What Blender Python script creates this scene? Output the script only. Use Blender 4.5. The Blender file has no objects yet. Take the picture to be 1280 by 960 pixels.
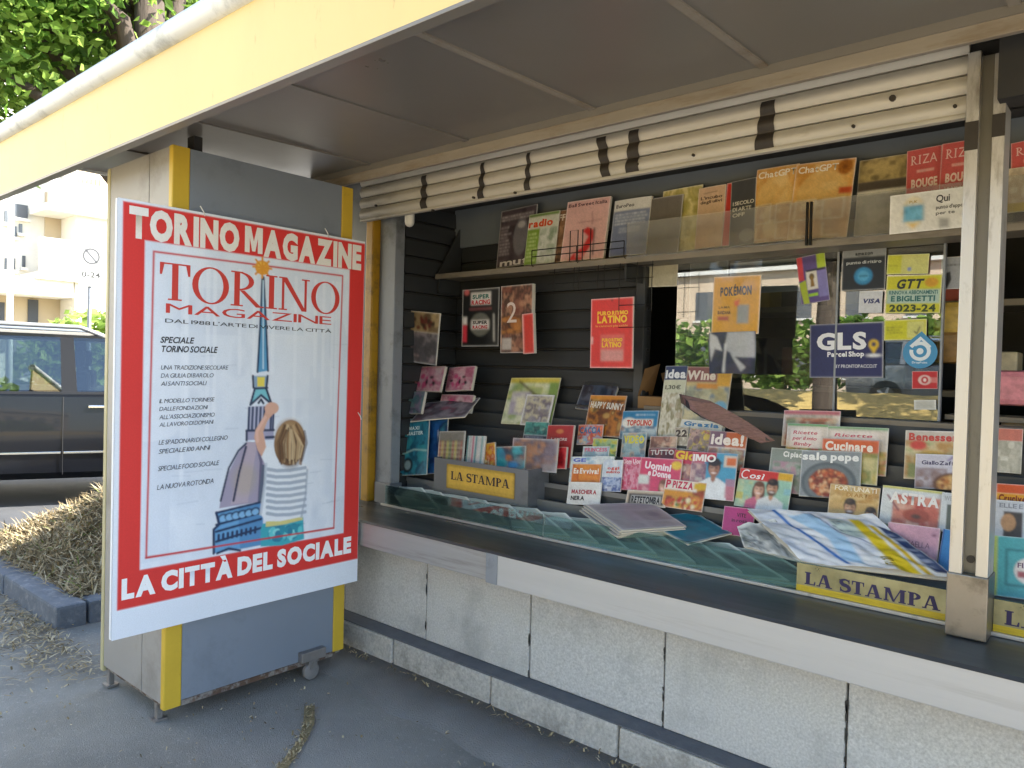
import bpy, bmesh, math, random
import numpy as np
from mathutils import Vector, Matrix
random.seed(7); RNG = np.random.default_rng(11)
D = bpy.data
SC = bpy.context.scene
COL = SC.collection
R_ = math.radians

# ------------------------------------------------------------------ camera
F_PX, PPX, PPY, EYE = 940.0, 640.0, 480.0, 1.6
def _cd(x, y): return np.array([x-PPX, -(y-PPY), F_PX])
_x = -_cd(-454, 433); _x = _x/np.linalg.norm(_x)
_y = _cd(1448, 482); _y = _y-_x*np.dot(_y, _x); _y = _y/np.linalg.norm(_y)
_z = np.cross(_y, _x)
if _z[1] < 0: _z = -_z
RW = np.array([_x, _y, _z])            # world = RW @ cam (x right, y up, z forward)
CAMP = np.array([0, 0, EYE])
def ray(p): return RW @ _cd(*p)
def on(p, axis, val):
    d = ray(p); return CAMP+d*((val-CAMP[axis])/d[axis])
def onplane(p, p0, n):
    d = ray(p); n = np.array(n, float); return CAMP+d*(np.dot(np.array(p0)-CAMP, n)/np.dot(d, n))
cam = D.cameras.new('camera'); camo = D.objects.new('camera', cam); COL.objects.link(camo)
cam.sensor_width = 36; cam.lens = F_PX/1280*36; cam.clip_end = 600; cam.clip_start = 0.05
mw = Matrix.Identity(4)
for i in range(3):
    mw[i][0] = RW[i, 0]; mw[i][1] = RW[i, 1]; mw[i][2] = -RW[i, 2]; mw[i][3] = CAMP[i]
camo.matrix_world = mw; SC.camera = camo

# ------------------------------------------------------------------ sky, sun, exposure
SUN_EL, SUN_AZ = 42.0, 135.0     # azimuth of the sun measured from -Y towards +X
wd = D.worlds.new('World'); SC.world = wd; wd.use_nodes = True
nt = wd.node_tree; bg = nt.nodes['Background']
sky = nt.nodes.new('ShaderNodeTexSky'); sky.sky_type = 'NISHITA'; sky.sun_disc = False
sky.sun_elevation = R_(SUN_EL); sky.sun_rotation = R_(180-SUN_AZ)
sky.air_density = 1.0; sky.dust_density = 1.0; sky.ozone_density = 1.0
nt.links.new(sky.outputs[0], bg.inputs[0]); bg.inputs[1].default_value = 0.15
sl = D.lights.new('sun', 'SUN'); so = D.objects.new('sun', sl); COL.objects.link(so)
sl.energy = 4.6; sl.angle = R_(0.55); sl.color = (1.0, 0.94, 0.84)
to_sun = Vector((math.sin(R_(SUN_AZ))*math.cos(R_(SUN_EL)), -math.cos(R_(SUN_AZ))*math.cos(R_(SUN_EL)), math.sin(R_(SUN_EL))))
so.rotation_euler = to_sun.to_track_quat('Z', 'Y').to_euler(); so.location = (10, -20, 20)
SC.view_settings.view_transform = 'Standard'; SC.view_settings.look = 'None'
SC.view_settings.gamma = 1.0; SC.view_settings.use_curve_mapping = False
SC.view_settings.exposure = 2.15
SC.render.engine = 'CYCLES'
SC.cycles.use_denoising = True
SC.cycles.max_bounces = 7; SC.cycles.diffuse_bounces = 4; SC.cycles.glossy_bounces = 3
SC.cycles.transparent_max_bounces = 24; SC.cycles.caustics_reflective = False; SC.cycles.caustics_refractive = False
SC.cycles.sample_clamp_indirect = 6.0

# ------------------------------------------------------------------ helpers
def lin(h):
    if isinstance(h, str):
        h = h.lstrip('#'); c = [int(h[i:i+2], 16)/255 for i in (0, 2, 4)]
    else: c = list(h)
    return tuple((v/12.92 if v <= 0.04045 else ((v+0.055)/1.055)**2.4) for v in c)

def mat(name, col, rough=0.6, metal=0.0, var=0.12, vscale=3.0, bump=0.0, bscale=40.0, dirt=None, dscale=2.0, dlow=0.52, dhigh=0.72,
        spec=0.5, stretch=None, alpha=None, coat=0.0, rvar=0.0):
    m = D.materials.new(name); m.use_nodes = True; n = m.node_tree.nodes; L = m.node_tree.links
    b = n['Principled BSDF']; b.inputs['Metallic'].default_value = metal
    b.inputs['Roughness'].default_value = rough; b.inputs['Specular IOR Level'].default_value = spec
    b.inputs['Coat Weight'].default_value = coat
    c = lin(col) if isinstance(col, str) else col
    tc = n.new('ShaderNodeTexCoord'); src = tc.outputs['Object']
    if stretch:
        mp = n.new('ShaderNodeMapping'); mp.inputs['Scale'].default_value = stretch; L.new(src, mp.inputs[0]); src = mp.outputs[0]
    nz = n.new('ShaderNodeTexNoise'); nz.inputs['Scale'].default_value = vscale; nz.inputs['Detail'].default_value = 6; nz.inputs['Roughness'].default_value = 0.65
    L.new(src, nz.inputs['Vector'])
    mr = n.new('ShaderNodeMapRange'); mr.inputs[1].default_value = 0.25; mr.inputs[2].default_value = 0.75
    mr.inputs[3].default_value = 1-var; mr.inputs[4].default_value = 1+var; L.new(nz.outputs[0], mr.inputs[0])
    mx = n.new('ShaderNodeMix'); mx.data_type = 'RGBA'; mx.blend_type = 'MULTIPLY'; mx.inputs[0].default_value = 1
    mx.inputs[6].default_value = (*c, 1); L.new(mr.outputs[0], mx.inputs[7]); out = mx.outputs[2]
    if dirt:
        dz = n.new('ShaderNodeTexNoise'); dz.inputs['Scale'].default_value = dscale; dz.inputs['Detail'].default_value = 8; dz.inputs['Roughness'].default_value = 0.7
        L.new(src, dz.inputs['Vector'])
        dr = n.new('ShaderNodeMapRange'); dr.inputs[1].default_value = dlow; dr.inputs[2].default_value = dhigh; L.new(dz.outputs[0], dr.inputs[0])
        m2 = n.new('ShaderNodeMix'); m2.data_type = 'RGBA'; L.new(dr.outputs[0], m2.inputs[0]); L.new(out, m2.inputs[6])
        m2.inputs[7].default_value = (*lin(dirt), 1); out = m2.outputs[2]
    L.new(out, b.inputs['Base Color'])
    if rvar:
        rr = n.new('ShaderNodeMapRange'); rr.inputs[1].default_value = 0.3; rr.inputs[2].default_value = 0.7
        rr.inputs[3].default_value = max(0.02, rough-rvar); rr.inputs[4].default_value = min(1, rough+rvar)
        L.new(nz.outputs[0], rr.inputs[0]); L.new(rr.outputs[0], b.inputs['Roughness'])
    if bump:
        bz = n.new('ShaderNodeTexNoise'); bz.inputs['Scale'].default_value = bscale; bz.inputs['Detail'].default_value = 5; L.new(src, bz.inputs['Vector'])
        bp = n.new('ShaderNodeBump'); bp.inputs['Strength'].default_value = bump; bp.inputs['Distance'].default_value = 0.01
        L.new(bz.outputs[0], bp.inputs['Height']); L.new(bp.outputs[0], b.inputs['Normal'])
    return m

def glassy(name, tint=(0.95, 0.98, 0.97), refl=1.0, rough=0.0, ior=1.5, film=None):
    """thin sheet: transparent with fresnel reflection; film = (colour, amount) for dirt or print on it"""
    m = D.materials.new(name); m.use_nodes = True; n = m.node_tree.nodes; L = m.node_tree.links
    n.remove(n['Principled BSDF']); o = n['Material Output']
    t = n.new('ShaderNodeBsdfTransparent'); t.inputs[0].default_value = (*tint, 1)
    g = n.new('ShaderNodeBsdfGlossy'); g.inputs['Roughness'].default_value = rough; g.inputs[0].default_value = (1, 1, 1, 1)
    f = n.new('ShaderNodeFresnel'); f.inputs[0].default_value = ior
    ml = n.new('ShaderNodeMath'); ml.operation = 'MULTIPLY'; ml.inputs[1].default_value = refl; ml.use_clamp = True; L.new(f.outputs[0], ml.inputs[0])
    mix = n.new('ShaderNodeMixShader'); L.new(ml.outputs[0], mix.inputs[0])
    base = t.outputs[0]
    if film:
        df = n.new('ShaderNodeBsdfDiffuse'); df.inputs[0].default_value = (*film[0], 1)
        m1 = n.new('ShaderNodeMixShader'); 
        tc = n.new('ShaderNodeTexCoord'); nz = n.new('ShaderNodeTexNoise'); nz.inputs['Scale'].default_value = 6; nz.inputs['Detail'].default_value = 6
        L.new(tc.outputs['Object'], nz.inputs['Vector'])
        r = n.new('ShaderNodeMapRange'); r.inputs[1].default_value = 0.3; r.inputs[2].default_value = 0.7; r.inputs[3].default_value = film[1]*0.4; r.inputs[4].default_value = film[1]*1.5
        L.new(nz.outputs[0], r.inputs[0]); L.new(r.outputs[0], m1.inputs[0]); L.new(t.outputs[0], m1.inputs[1]); L.new(df.outputs[0], m1.inputs[2]); base = m1.outputs[0]
    L.new(base, mix.inputs[1]); L.new(g.outputs[0], mix.inputs[2]); L.new(mix.outputs[0], o.inputs[0])
    return m

def vcol(name, rough=0.38, coat=0.15, bump=0.0):
    m = D.materials.new(name); m.use_nodes = True; n = m.node_tree.nodes; L = m.node_tree.links
    b = n['Principled BSDF']; a = n.new('ShaderNodeVertexColor'); a.layer_name = 'Col'
    tc = n.new('ShaderNodeTexCoord'); nz = n.new('ShaderNodeTexNoise'); nz.inputs['Scale'].default_value = 220; nz.inputs['Detail'].default_value = 2
    L.new(tc.outputs['Object'], nz.inputs['Vector'])
    mr = n.new('ShaderNodeMapRange'); mr.inputs[3].default_value = 0.9; mr.inputs[4].default_value = 1.1; L.new(nz.outputs[0], mr.inputs[0])
    mx = n.new('ShaderNodeMix'); mx.data_type = 'RGBA'; mx.blend_type = 'MULTIPLY'; mx.inputs[0].default_value = 1
    L.new(a.outputs[0], mx.inputs[6]); L.new(mr.outputs[0], mx.inputs[7]); L.new(mx.outputs[2], b.inputs['Base Color'])
    b.inputs['Roughness'].default_value = rough; b.inputs['Coat Weight'].default_value = coat; b.inputs['Coat Roughness'].default_value = 0.2
    if bump:
        bz = n.new('ShaderNodeTexNoise'); bz.inputs['Scale'].default_value = 5; bz.inputs['Detail'].default_value = 3; L.new(tc.outputs['Object'], bz.inputs['Vector'])
        bp = n.new('ShaderNodeBump'); bp.inputs['Strength'].default_value = bump; bp.inputs['Distance'].default_value = 0.02
        L.new(bz.outputs[0], bp.inputs['Height']); L.new(bp.outputs[0], b.inputs['Normal'])
    return m

def tag(o, label, cat, group=None, kind=None):
    if label: o['label'] = label
    if cat: o['category'] = cat
    if group: o['group'] = group
    if kind: o['kind'] = kind
    return o
def empty(name, loc=(0, 0, 0), label=None, cat=None, group=None):
    o = D.objects.new(name, None); COL.objects.link(o); o.location = loc; o.empty_display_size = 0.1
    if label: tag(o, label, cat, group)
    return o
WLOC = {}
class MB:
    """collects vertices / faces in world (or local) coordinates"""
    def __init__(s): s.v = []; s.f = []; s.c = []
    def add(s, vs, fs, col=None):
        k = len(s.v); s.v.extend([tuple(map(float, p)) for p in vs]); s.f.extend([tuple(i+k for i in f) for f in fs])
        if col is not None: s.c.extend([col]*len(vs))
        return s
    def box(s, x0, x1, y0, y1, z0, z1, M=None, ch=0.0):
        if ch:
            bm = bmesh.new(); bmesh.ops.create_cube(bm, size=1)
            for v in bm.verts: v.co = Vector(((x0+x1)/2+v.co.x*(x1-x0), (y0+y1)/2+v.co.y*(y1-y0), (z0+z1)/2+v.co.z*(z1-z0)))
            bmesh.ops.bevel(bm, geom=bm.edges[:], offset=ch, segments=2, affect='EDGES', profile=0.6)
            bm.verts.index_update(); vs = [v.co.copy() for v in bm.verts]; fs = [[v.index for v in f.verts] for f in bm.faces]; bm.free()
        else:
            vs = [Vector(p) for p in ((x0, y0, z0), (x1, y0, z0), (x1, y1, z0), (x0, y1, z0), (x0, y0, z1), (x1, y0, z1), (x1, y1, z1), (x0, y1, z1))]
            fs = [(0, 3, 2, 1), (4, 5, 6, 7), (0, 1, 5, 4), (1, 2, 6, 5), (2, 3, 7, 6), (3, 0, 4, 7)]
        if M is not None: vs = [M @ v for v in vs]
        return s.add(vs, fs)
    def tube(s, pts, r, n=8, caps=True):
        pts = [Vector(p) for p in pts]; rs = r if isinstance(r, (list, tuple)) else [r]*len(pts)
        vs = []; fs = []; up = None
        for i, p in enumerate(pts):
            d = (pts[min(i+1, len(pts)-1)]-pts[max(i-1, 0)])
            d = d.normalized() if d.length > 1e-9 else Vector((0, 0, 1))
            if up is None: up = Vector((0, 0, 1)) if abs(d.z) < 0.9 else Vector((1, 0, 0))
            a = d.cross(up).normalized(); b = a.cross(d).normalized(); up = b
            for k in range(n):
                t = 2*math.pi*k/n; vs.append(p+(a*math.cos(t)+b*math.sin(t))*rs[i])
        for i in range(len(pts)-1):
            for k in range(n):
                k2 = (k+1) % n; fs.append((i*n+k, i*n+k2, (i+1)*n+k2, (i+1)*n+k))
        if caps: fs.append(tuple(range(n))[::-1]); fs.append(tuple(range((len(pts)-1)*n, len(pts)*n)))
        return s.add(vs, fs)
    def prism(s, poly, axis, a0, a1):
        """poly: 2D points in the plane across axis (x:(y,z) y:(x,z) z:(x,y)), extruded a0..a1"""
        def P(q, a): return (a, q[0], q[1]) if axis == 'x' else ((q[0], a, q[1]) if axis == 'y' else (q[0], q[1], a))
        n = len(poly); vs = [P(q, a0) for q in poly]+[P(q, a1) for q in poly]
        fs = [tuple(range(n)), tuple(range(2*n-1, n-1, -1))]+[(i, n+i, n+(i+1) % n, (i+1) % n) for i in range(n)]
        return s.add(vs, fs)
    def build(s, name, m, parent=None, smooth=False, fixn=True, auto=None):
        me = D.meshes.new(name)
        v = np.array(s.v, float).reshape(-1, 3)
        if parent is not None: off = np.array(WLOC.get(parent.name, parent.location[:]))
        else:
            lo, hi = v.min(0), v.max(0); off = np.array([(lo[0]+hi[0])/2, (lo[1]+hi[1])/2, lo[2]])
        me.from_pydata((v-off).tolist(), [], s.f)
        if fixn:
            bm = bmesh.new(); bm.from_mesh(me); bmesh.ops.recalc_face_normals(bm, faces=bm.faces[:]); bm.to_mesh(me); bm.free()
        if s.c:
            at = me.color_attributes.new('Col', 'FLOAT_COLOR', 'POINT')
            at.data.foreach_set('color', np.concatenate([np.array(s.c, float), np.ones((len(s.c), 1))], 1).ravel())
        o = D.objects.new(name, me); COL.objects.link(o)
        if m: me.materials.append(m)
        if smooth:
            me.polygons.foreach_set('use_smooth', [True]*len(me.polygons))
            if auto: me.set_sharp_from_angle(angle=R_(auto))
        if parent is not None: o.parent = parent; WLOC[o.name] = off
        else: o.location = off; WLOC[o.name] = off
        return o
def fbox(name, x0, x1, y0, y1, z0, z1, m, parent=None, ch=0.0, M=None):
    return MB().box(x0, x1, y0, y1, z0, z1, M, ch).build(name, m, parent)

# ------------------------------------------------------------------ lettering
CHARS = "ABCDEFGHIJKLMNOPQRSTUVWXYZabcdefghijklmnopqrstuvwxyz0123456789!,.'-/€ÀÉÌìò&:"
GL = {}
def make_glyphs():
    tmp = []
    for bold, off in ((0, 0.0), (1, 0.022), (2, 0.045), (3, 0.062)):
        for ch in dict.fromkeys(CHARS):
            c = D.curves.new('g', 'FONT'); c.body = ch; c.size = 1; c.offset = off; c.resolution_u = 3; c.fill_mode = 'FRONT'
            o = D.objects.new('g', c); COL.objects.link(o); tmp.append((bold, ch, o))
    bpy.context.view_layer.update(); dg = bpy.context.evaluated_depsgraph_get()
    for bold, ch, o in tmp:
        e = o.evaluated_get(dg); me = e.to_mesh()
        v = np.array([p.co[:2] for p in me.vertices]) if len(me.vertices) else np.zeros((0, 2))
        GL[(bold, ch)] = (v, [tuple(p.vertices) for p in me.polygons])
        e.to_mesh_clear()
    for _, _, o in tmp:
        c = o.data; D.objects.remove(o); D.curves.remove(c)
make_glyphs()
from mathutils.geometry import tessellate_polygon
for _b, _k in ((2, .27), (3, .30)):       # heavy M drawn by hand, the outlined one closes up
    _c = GL[(_b, 'H')][0][:, 1].max(); _q = [(0, 0), (0, 1), (_k+.06, 1), (.55, .45), (1.04-_k, 1), (1.1, 1), (1.1, 0), (1.1-_k, 0), (1.1-_k, .58), (.65, .06), (.45, .06), (_k, .58), (_k, 0)]
    GL[(_b, 'M')] = (np.array(_q)*_c, [tuple(t) for t in tessellate_polygon([[Vector((a, b, 0)) for a, b in _q]])])
def text2d(s, bold=0, gap=0.07, space=0.26):
    """verts (n,2) and faces; height of capitals = 1, starts at x = 0, baseline y = 0"""
    V = []; Fs = []; x = 0; k = 0
    cap = GL[(bold, 'H')][0][:, 1].max()
    for ch in s:
        if ch == ' ' or (bold, ch) not in GL: x += space; continue
        v, f = GL[(bold, ch)]
        if len(v) == 0: x += space; continue
        w = v/cap; x0 = w[:, 0].min(); V.append(w-[x0, 0]+[x, 0]); Fs += [tuple(i+k for i in q) for q in f]; k += len(v)
        x += (w[:, 0].max()-x0)+gap
    V = np.concatenate(V) if V else np.zeros((0, 2))
    return V, Fs
def serif2d(s, w=0.22, t=0.08, sl=0.1, sh=0.07, gap=0.09):
    """roman capitals with serifs built from polygons: list of (layer, polygon)"""
    out = []; X = 0.0
    def rect(a, b, c, d): return [(a, c), (b, c), (b, d), (a, d)]
    def diag(x0, x1, th, y0=0, y1=1): return [(x0, y0), (x0+th, y0), (x1+th, y1), (x1, y1)]
    def stem(x, wd, bot=True, top=True):
        r = [rect(x, x+wd, 0, 1)]
        if bot: r.append(rect(x-sl, x+wd+sl, 0, sh))
        if top: r.append(rect(x-sl, x+wd+sl, 1-sh, 1))
        return r
    def ring(cx, cy, rx, ry, wx, wy, a0, a1, n=22):
        P = [];
        for i in range(n):
            p = a0+(a1-a0)*i/n; q = a0+(a1-a0)*(i+1)/n
            P.append([(cx+rx*math.cos(p), cy+ry*math.sin(p)), (cx+rx*math.cos(q), cy+ry*math.sin(q)),
                      (cx+(rx-wx)*math.cos(q), cy+(ry-wy)*math.sin(q)), (cx+(rx-wx)*math.cos(p), cy+(ry-wy)*math.sin(p))])
        return P
    for ch in s:
        P = []; W = 0
        if ch == ' ': X += 0.34; continue
        if ch == 'I': P = stem(sl, w); W = w+2*sl
        elif ch == 'L': P = stem(sl, w)+[rect(sl+w, 0.62, 0, sh), [(0.54, 0), (0.66, 0), (0.68, 0.32), (0.62, 0.32)]]; W = 0.68
        elif ch == 'T':
            c = 0.36; P = stem(c-w/2, w, True, False)+[rect(0, 2*c, 1-sh, 1), [(0, 0.68), (0.05, 0.68), (0.11, 1), (0, 1)], [(2*c-0.05, 0.68), (2*c, 0.68), (2*c, 1), (2*c-0.11, 1)]]; W = 2*c
        elif ch == 'A':
            P = [diag(0.08, 0.34, t), diag(0.60, 0.34, w*1.02), rect(0.17, 0.62, 0.26, 0.26+t*0.8), rect(-0.02, 0.22, 0, sh), rect(0.52, 0.6+w+0.1, 0, sh)]; W = 0.6+w+0.1
        elif ch == 'M':
            P = stem(sl, t*1.2)[:2]+[rect(0, sl+0.1, 1-sh, 1), [(sl-0.02, 1), (sl+w, 1), (0.62, 0), (0.5, 0)], [(0.5, 0), (0.58, 0), (0.98, 1), (0.9, 1)], rect(0.9, 0.9+w, 0, 1), rect(0.9-sl, 0.9+w+sl, 0, sh), rect(0.92, 0.9+w+sl, 1-sh, 1)]; W = 0.9+w+sl
        elif ch in 'PR':
            P = stem(sl, w)+ring(sl+w*0.8, 0.73, 0.42, 0.27, w*0.95, sh, -math.pi/2, math.pi/2, 12)
            W = sl+w*0.8+0.43
            if ch == 'R': P += [[(sl+w, 0.46), (sl+w+w*0.9, 0.46), (0.86, 0), (0.86-w*1.1, 0)], rect(0.86-w*0.6, 0.92, 0, sh)]; W = 0.92
        elif ch == 'N':
            P = [rect(sl, sl+t*1.2, 0, 1), rect(0, 2*sl+t*1.2, 0, sh), rect(0, sl+0.06, 1-sh, 1), [(sl-0.02, 1), (sl+w, 1), (0.78+t, 0), (0.78+t-w*0.9, 0)], rect(0.78, 0.78+t*1.2, 0, 1), rect(0.78-sl, 0.78+t*1.2+sl, 1-sh, 1)]; W = 0.78+t*1.2+sl
        elif ch == 'O': P = ring(0.47, 0.5, 0.47, 0.52, w, sh, 0, 2*math.pi, 30); W = 0.94
        elif ch == 'S':
            pts = []
            for i in range(25):
                a = i/24
                if a < 0.5: q = R_(20)+a/0.5*R_(245); pts.append((0.33+0.24*math.cos(q), 0.745+0.215*math.sin(q), q))
                else: q = R_(85)-(a-0.5)/0.5*R_(245); pts.append((0.33+0.27*math.cos(q), 0.27+0.245*math.sin(q), q))
            for i in range(24):
                a = (i+0.5)/24; th = t*0.55+(w-t)*0.62*math.exp(-((a-0.5)/0.26)**2)
                (x0, y0, _), (x1, y1, _) = pts[i], pts[i+1]; dx, dy = x1-x0, y1-y0; l = math.hypot(dx, dy) or 1; nx, ny = -dy/l*th, dx/l*th
                ex, ey = dx*0.12, dy*0.12
                P.append([(x0-nx-ex, y0-ny-ey), (x1-nx+ex, y1-ny+ey), (x1+nx+ex, y1+ny+ey), (x0+nx-ex, y0+ny-ey)])
            P += [rect(0.54, 0.6, 0.66, 1), rect(0.05, 0.11, 0, 0.34)]; W = 0.64
        out += [[(x+X, y) for x, y in p] for p in P]; X += W+gap
    return out, X-gap
# ------------------------------------------------------------------ printed sheets
def vnoise(nx, ny, sc, seed=0, oct=4):
    r = np.random.default_rng(seed); out = np.zeros((ny, nx)); amp = 1; tot = 0
    for o in range(oct):
        s = max(2, int(sc*2**o)); g = r.random((s+2, s+2))
        y = np.linspace(0, s, ny); x = np.linspace(0, s, nx); yi = y.astype(int); xi = x.astype(int); fy = (y-yi)[:, None]; fx = (x-xi)[None]
        fy = fy*fy*(3-2*fy); fx = fx*fx*(3-2*fx)
        out += amp*((g[yi][:, xi]*(1-fx)+g[yi][:, xi+1]*fx)*(1-fy)+(g[yi+1][:, xi]*(1-fx)+g[yi+1][:, xi+1]*fx)*fy); tot += amp; amp *= 0.55
    return out/tot
class Print:
    def __init__(s, w, h, bg='#ffffff', nx=44):
        s.w, s.h = w, h; s.nx = nx; s.ny = max(8, int(nx*h/w)); s.a = h/w
        s.C = np.ones((s.ny, s.nx, 3))*np.array(lin(bg)); s.T = []
        s.U, s.V = np.meshgrid(np.linspace(0, 1, s.nx), np.linspace(0, 1, s.ny)); s.px = 1.0/s.nx; s.seed = random.randrange(10**6); s.photo = True
    def put(s, m, c):
        s.C = s.C*(1-m[..., None])+np.array(lin(c))*m[..., None]; return s
    def _soft(s, d, k=0.7): return np.clip(0.5-d/(s.px*k*2), 0, 1)
    def rect(s, u0, v0, u1, v1, c, al=1.0):
        d = np.maximum(np.maximum(u0-s.U, s.U-u1), np.maximum((v0-s.V)*s.a, (s.V-v1)*s.a)); return s.put(s._soft(d)*al, c)
    def ell(s, cx, cy, rx, ry, c, al=1.0, soft=None):
        d = (np.sqrt(((s.U-cx)/rx)**2+((s.V-cy)/ry)**2)-1)*min(rx, ry*s.a); m = s._soft(d) if soft is None else np.clip(0.5-d/soft, 0, 1); return s.put(m*al, c)
    def poly(s, pts, c, al=1.0):
        x, y = s.U, s.V*s.a; n = len(pts); ins = np.zeros(x.shape, bool); d = np.full(x.shape, 9.0)
        for i in range(n):
            x0, y0 = pts[i][0], pts[i][1]*s.a; x1, y1 = pts[(i+1) % n][0], pts[(i+1) % n][1]*s.a
            cr = ((y0 > y) != (y1 > y)) & (x < (x1-x0)*(y-y0)/((y1-y0) or 1e-9)+x0); ins ^= cr
            l2 = (x1-x0)**2+(y1-y0)**2 or 1e-9; t = np.clip(((x-x0)*(x1-x0)+(y-y0)*(y1-y0))/l2, 0, 1)
            d = np.minimum(d, np.hypot(x-x0-t*(x1-x0), y-y0-t*(y1-y0)))
        return s.put(s._soft(np.where(ins, -d, d))*al, c)
    def line(s, pts, wd, c, al=1.0):
        x, y = s.U, s.V*s.a; d = np.full(x.shape, 9.0)
        for (a, b), (e, f) in zip(pts[:-1], pts[1:]):
            b *= s.a; f *= s.a; l2 = (e-a)**2+(f-b)**2 or 1e-9; t = np.clip(((x-a)*(e-a)+(y-b)*(f-b))/l2, 0, 1)
            d = np.minimum(d, np.hypot(x-a-t*(e-a), y-b-t*(f-b)))
        return s.put(s._soft(d-wd/2)*al, c)
    def noise(s, u0, v0, u1, v1, cols, sc=6, al=1.0):
        n = vnoise(s.nx, s.ny, sc, s.seed+len(s.T)+int(u0*97+v0*31), 3); n = (n-n.min())/(np.ptp(n)+1e-9)
        k = np.array([lin(c) for c in cols]); q = n*(len(cols)-1); i = np.clip(q.astype(int), 0, len(cols)-2); f = (q-i)[..., None]
        col = k[i]*(1-f)+k[i+1]*f
        d = np.maximum(np.maximum(u0-s.U, s.U-u1), np.maximum((v0-s.V)*s.a, (s.V-v1)*s.a)); m = (s._soft(d)*al)[..., None]
        s.C = s.C*(1-m)+col*m
        g = random.Random(s.seed+int(u0*977+v0*313)+sc); big = (u1-u0)*(v1-v0) > .12
        for _ in range(16 if big else 6):
            cu, cv = g.uniform(u0, u1), g.uniform(v0, v1); r1 = g.uniform(.03, .13)*(u1-u0+.3); r2 = r1*g.uniform(.5, 1.6)/s.a; c = g.choice(cols)
            r1 = min(r1, cu-u0-s.px, u1-cu-s.px); r2 = min(r2, cv-v0-s.px/s.a, v1-cv-s.px/s.a)
            if r1 < .012 or r2 < .012: continue
            if g.random() < .55: s.ell(cu, cv, r1, r2, c, al*.75)
            else: s.rect(cu-r1, cv-r2, cu+r1, cv+r2, c, al*.7)
        return s
    def dots(s, cx, cy, rx, ry, cols, n=60, r=0.02, seed=1):
        g = random.Random(seed)
        for _ in range(n):
            t = g.random()*6.283; q = math.sqrt(g.random()); s.ell(cx+rx*q*math.cos(t), cy+ry*q*math.sin(t), r*g.uniform(.5, 1.3), r*g.uniform(.5, 1.3)/s.a, g.choice(cols))
        return s
    def fold(s, k=0.06, sc=3):
        n = vnoise(s.nx, s.ny, sc, s.seed, 2); s.C = s.C*(1+k*(n-0.5)[..., None]*2); return s
    def t(s, txt, u, v, hgt, c='#ffffff', bold=1, width=None, ang=0.0, slant=0.0, align='l', xs=1.0):
        """text: (u,v) = baseline start, hgt = capital height as share of sheet height, width = share of sheet width"""
        s.T.append(('t', txt, u, v, hgt, lin(c), bold, width, ang, slant, align, xs)); return s
    def ts(s, txt, u, v, hgt, c, width, **kw):
        s.T.append(('s', txt, u, v, hgt, lin(c), kw, width)); return s
    def head(s, cx, cy, r, skin='#d8a585', hair='#3a2a20', top='#e8e8ea', beard=False, long=False, hairline=0.55):
        a = s.a
        if long: s.ell(cx, cy+r*0.5/a*1.0, r*1.05, r*1.75/a, hair)
        s.poly([(cx-r*2.1, cy+r*4.4/a), (cx-r*1.9, cy+r*2.0/a), (cx-r*.6, cy+r*1.25/a), (cx+r*.6, cy+r*1.25/a), (cx+r*1.9, cy+r*2.0/a), (cx+r*2.1, cy+r*4.4/a)], top)
        s.poly([(cx-r*.35, cy+r*.8/a), (cx+r*.35, cy+r*.8/a), (cx+r*.3, cy+r*1.6/a), (cx, cy+r*1.9/a), (cx-r*.3, cy+r*1.6/a)], skin)
        s.ell(cx, cy-r*0.2/a, r*0.92, r*1.02/a, hair); s.ell(cx, cy+r*0.12/a, r*0.76, r*1.0/a, skin)
        s.ell(cx+r*.38, cy+r*.2/a, r*.34, r*.75/a, '#7a4a34', .35, r*.5); s.ell(cx-r*.2, cy+r*.05/a, r*.3, r*.3/a, '#f0cdb4', .4, r*.4); s.ell(cx, cy-r*0.85/a, r*0.8, r*hairline/a, hair); s.ell(cx-r*.25, cy-r*.95/a, r*.3, r*.18/a, '#8a6a50', .35, r*.3)
        if beard: s.ell(cx, cy+r*0.75/a, r*0.62, r*0.42/a, hair, 0.8)
        s.line([(cx-r*.45, cy-r*.08/a), (cx-r*.2, cy-r*.08/a)], r*.16, '#2a1c18', .85); s.line([(cx+r*.2, cy-r*.08/a), (cx+r*.45, cy-r*.08/a)], r*.16, '#2a1c18', .85)
        s.ell(cx, cy+r*.62/a, r*.3, r*.1/a, '#f6e8e2'); s.ell(cx+r*.03, cy+r*.3/a, r*.1, r*.14/a, '#c08468', .6); return s
    def blurb(s, u0, v0, u1, v1, c, rows=4, al=0.85):
        """rows of small type too fine to read"""
        g = random.Random(s.seed+int(u0*100+v0*1000))
        for i in range(rows):
            v = v0+(v1-v0)*(i+.5)/rows; u = u0; hh = (v1-v0)/rows*0.55
            while u < u1-0.02:
                l = g.uniform(.03, .1)
                if u+l > u1: break
                s.rect(u, v-hh/2, u+l, v+hh/2, c, al*g.uniform(.5, 1)); u += l+.022
        return s
    def emit(s, mb, x0=None, y=0.0, bow=None, eps=0.0005):
        w, h = s.w, s.h; x0 = -w/2 if x0 is None else x0
        B = bow or (lambda u, v: 0.0)
        if s.photo:
            C = s.C; Pd = np.pad(C, ((1, 1), (1, 1), (0, 0)), 'edge'); C = (Pd[1:-1, 1:-1]*4+Pd[:-2, 1:-1]+Pd[2:, 1:-1]+Pd[1:-1, :-2]+Pd[1:-1, 2:])/8
            r_ = np.random.default_rng(s.seed); gr = 1+.16*(r_.random(C.shape[:2])-.5)+.22*(vnoise(s.nx, s.ny, 7, s.seed, 3)-.5); s.C = np.clip(C*gr[..., None], 0, 1)
        P = []
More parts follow.
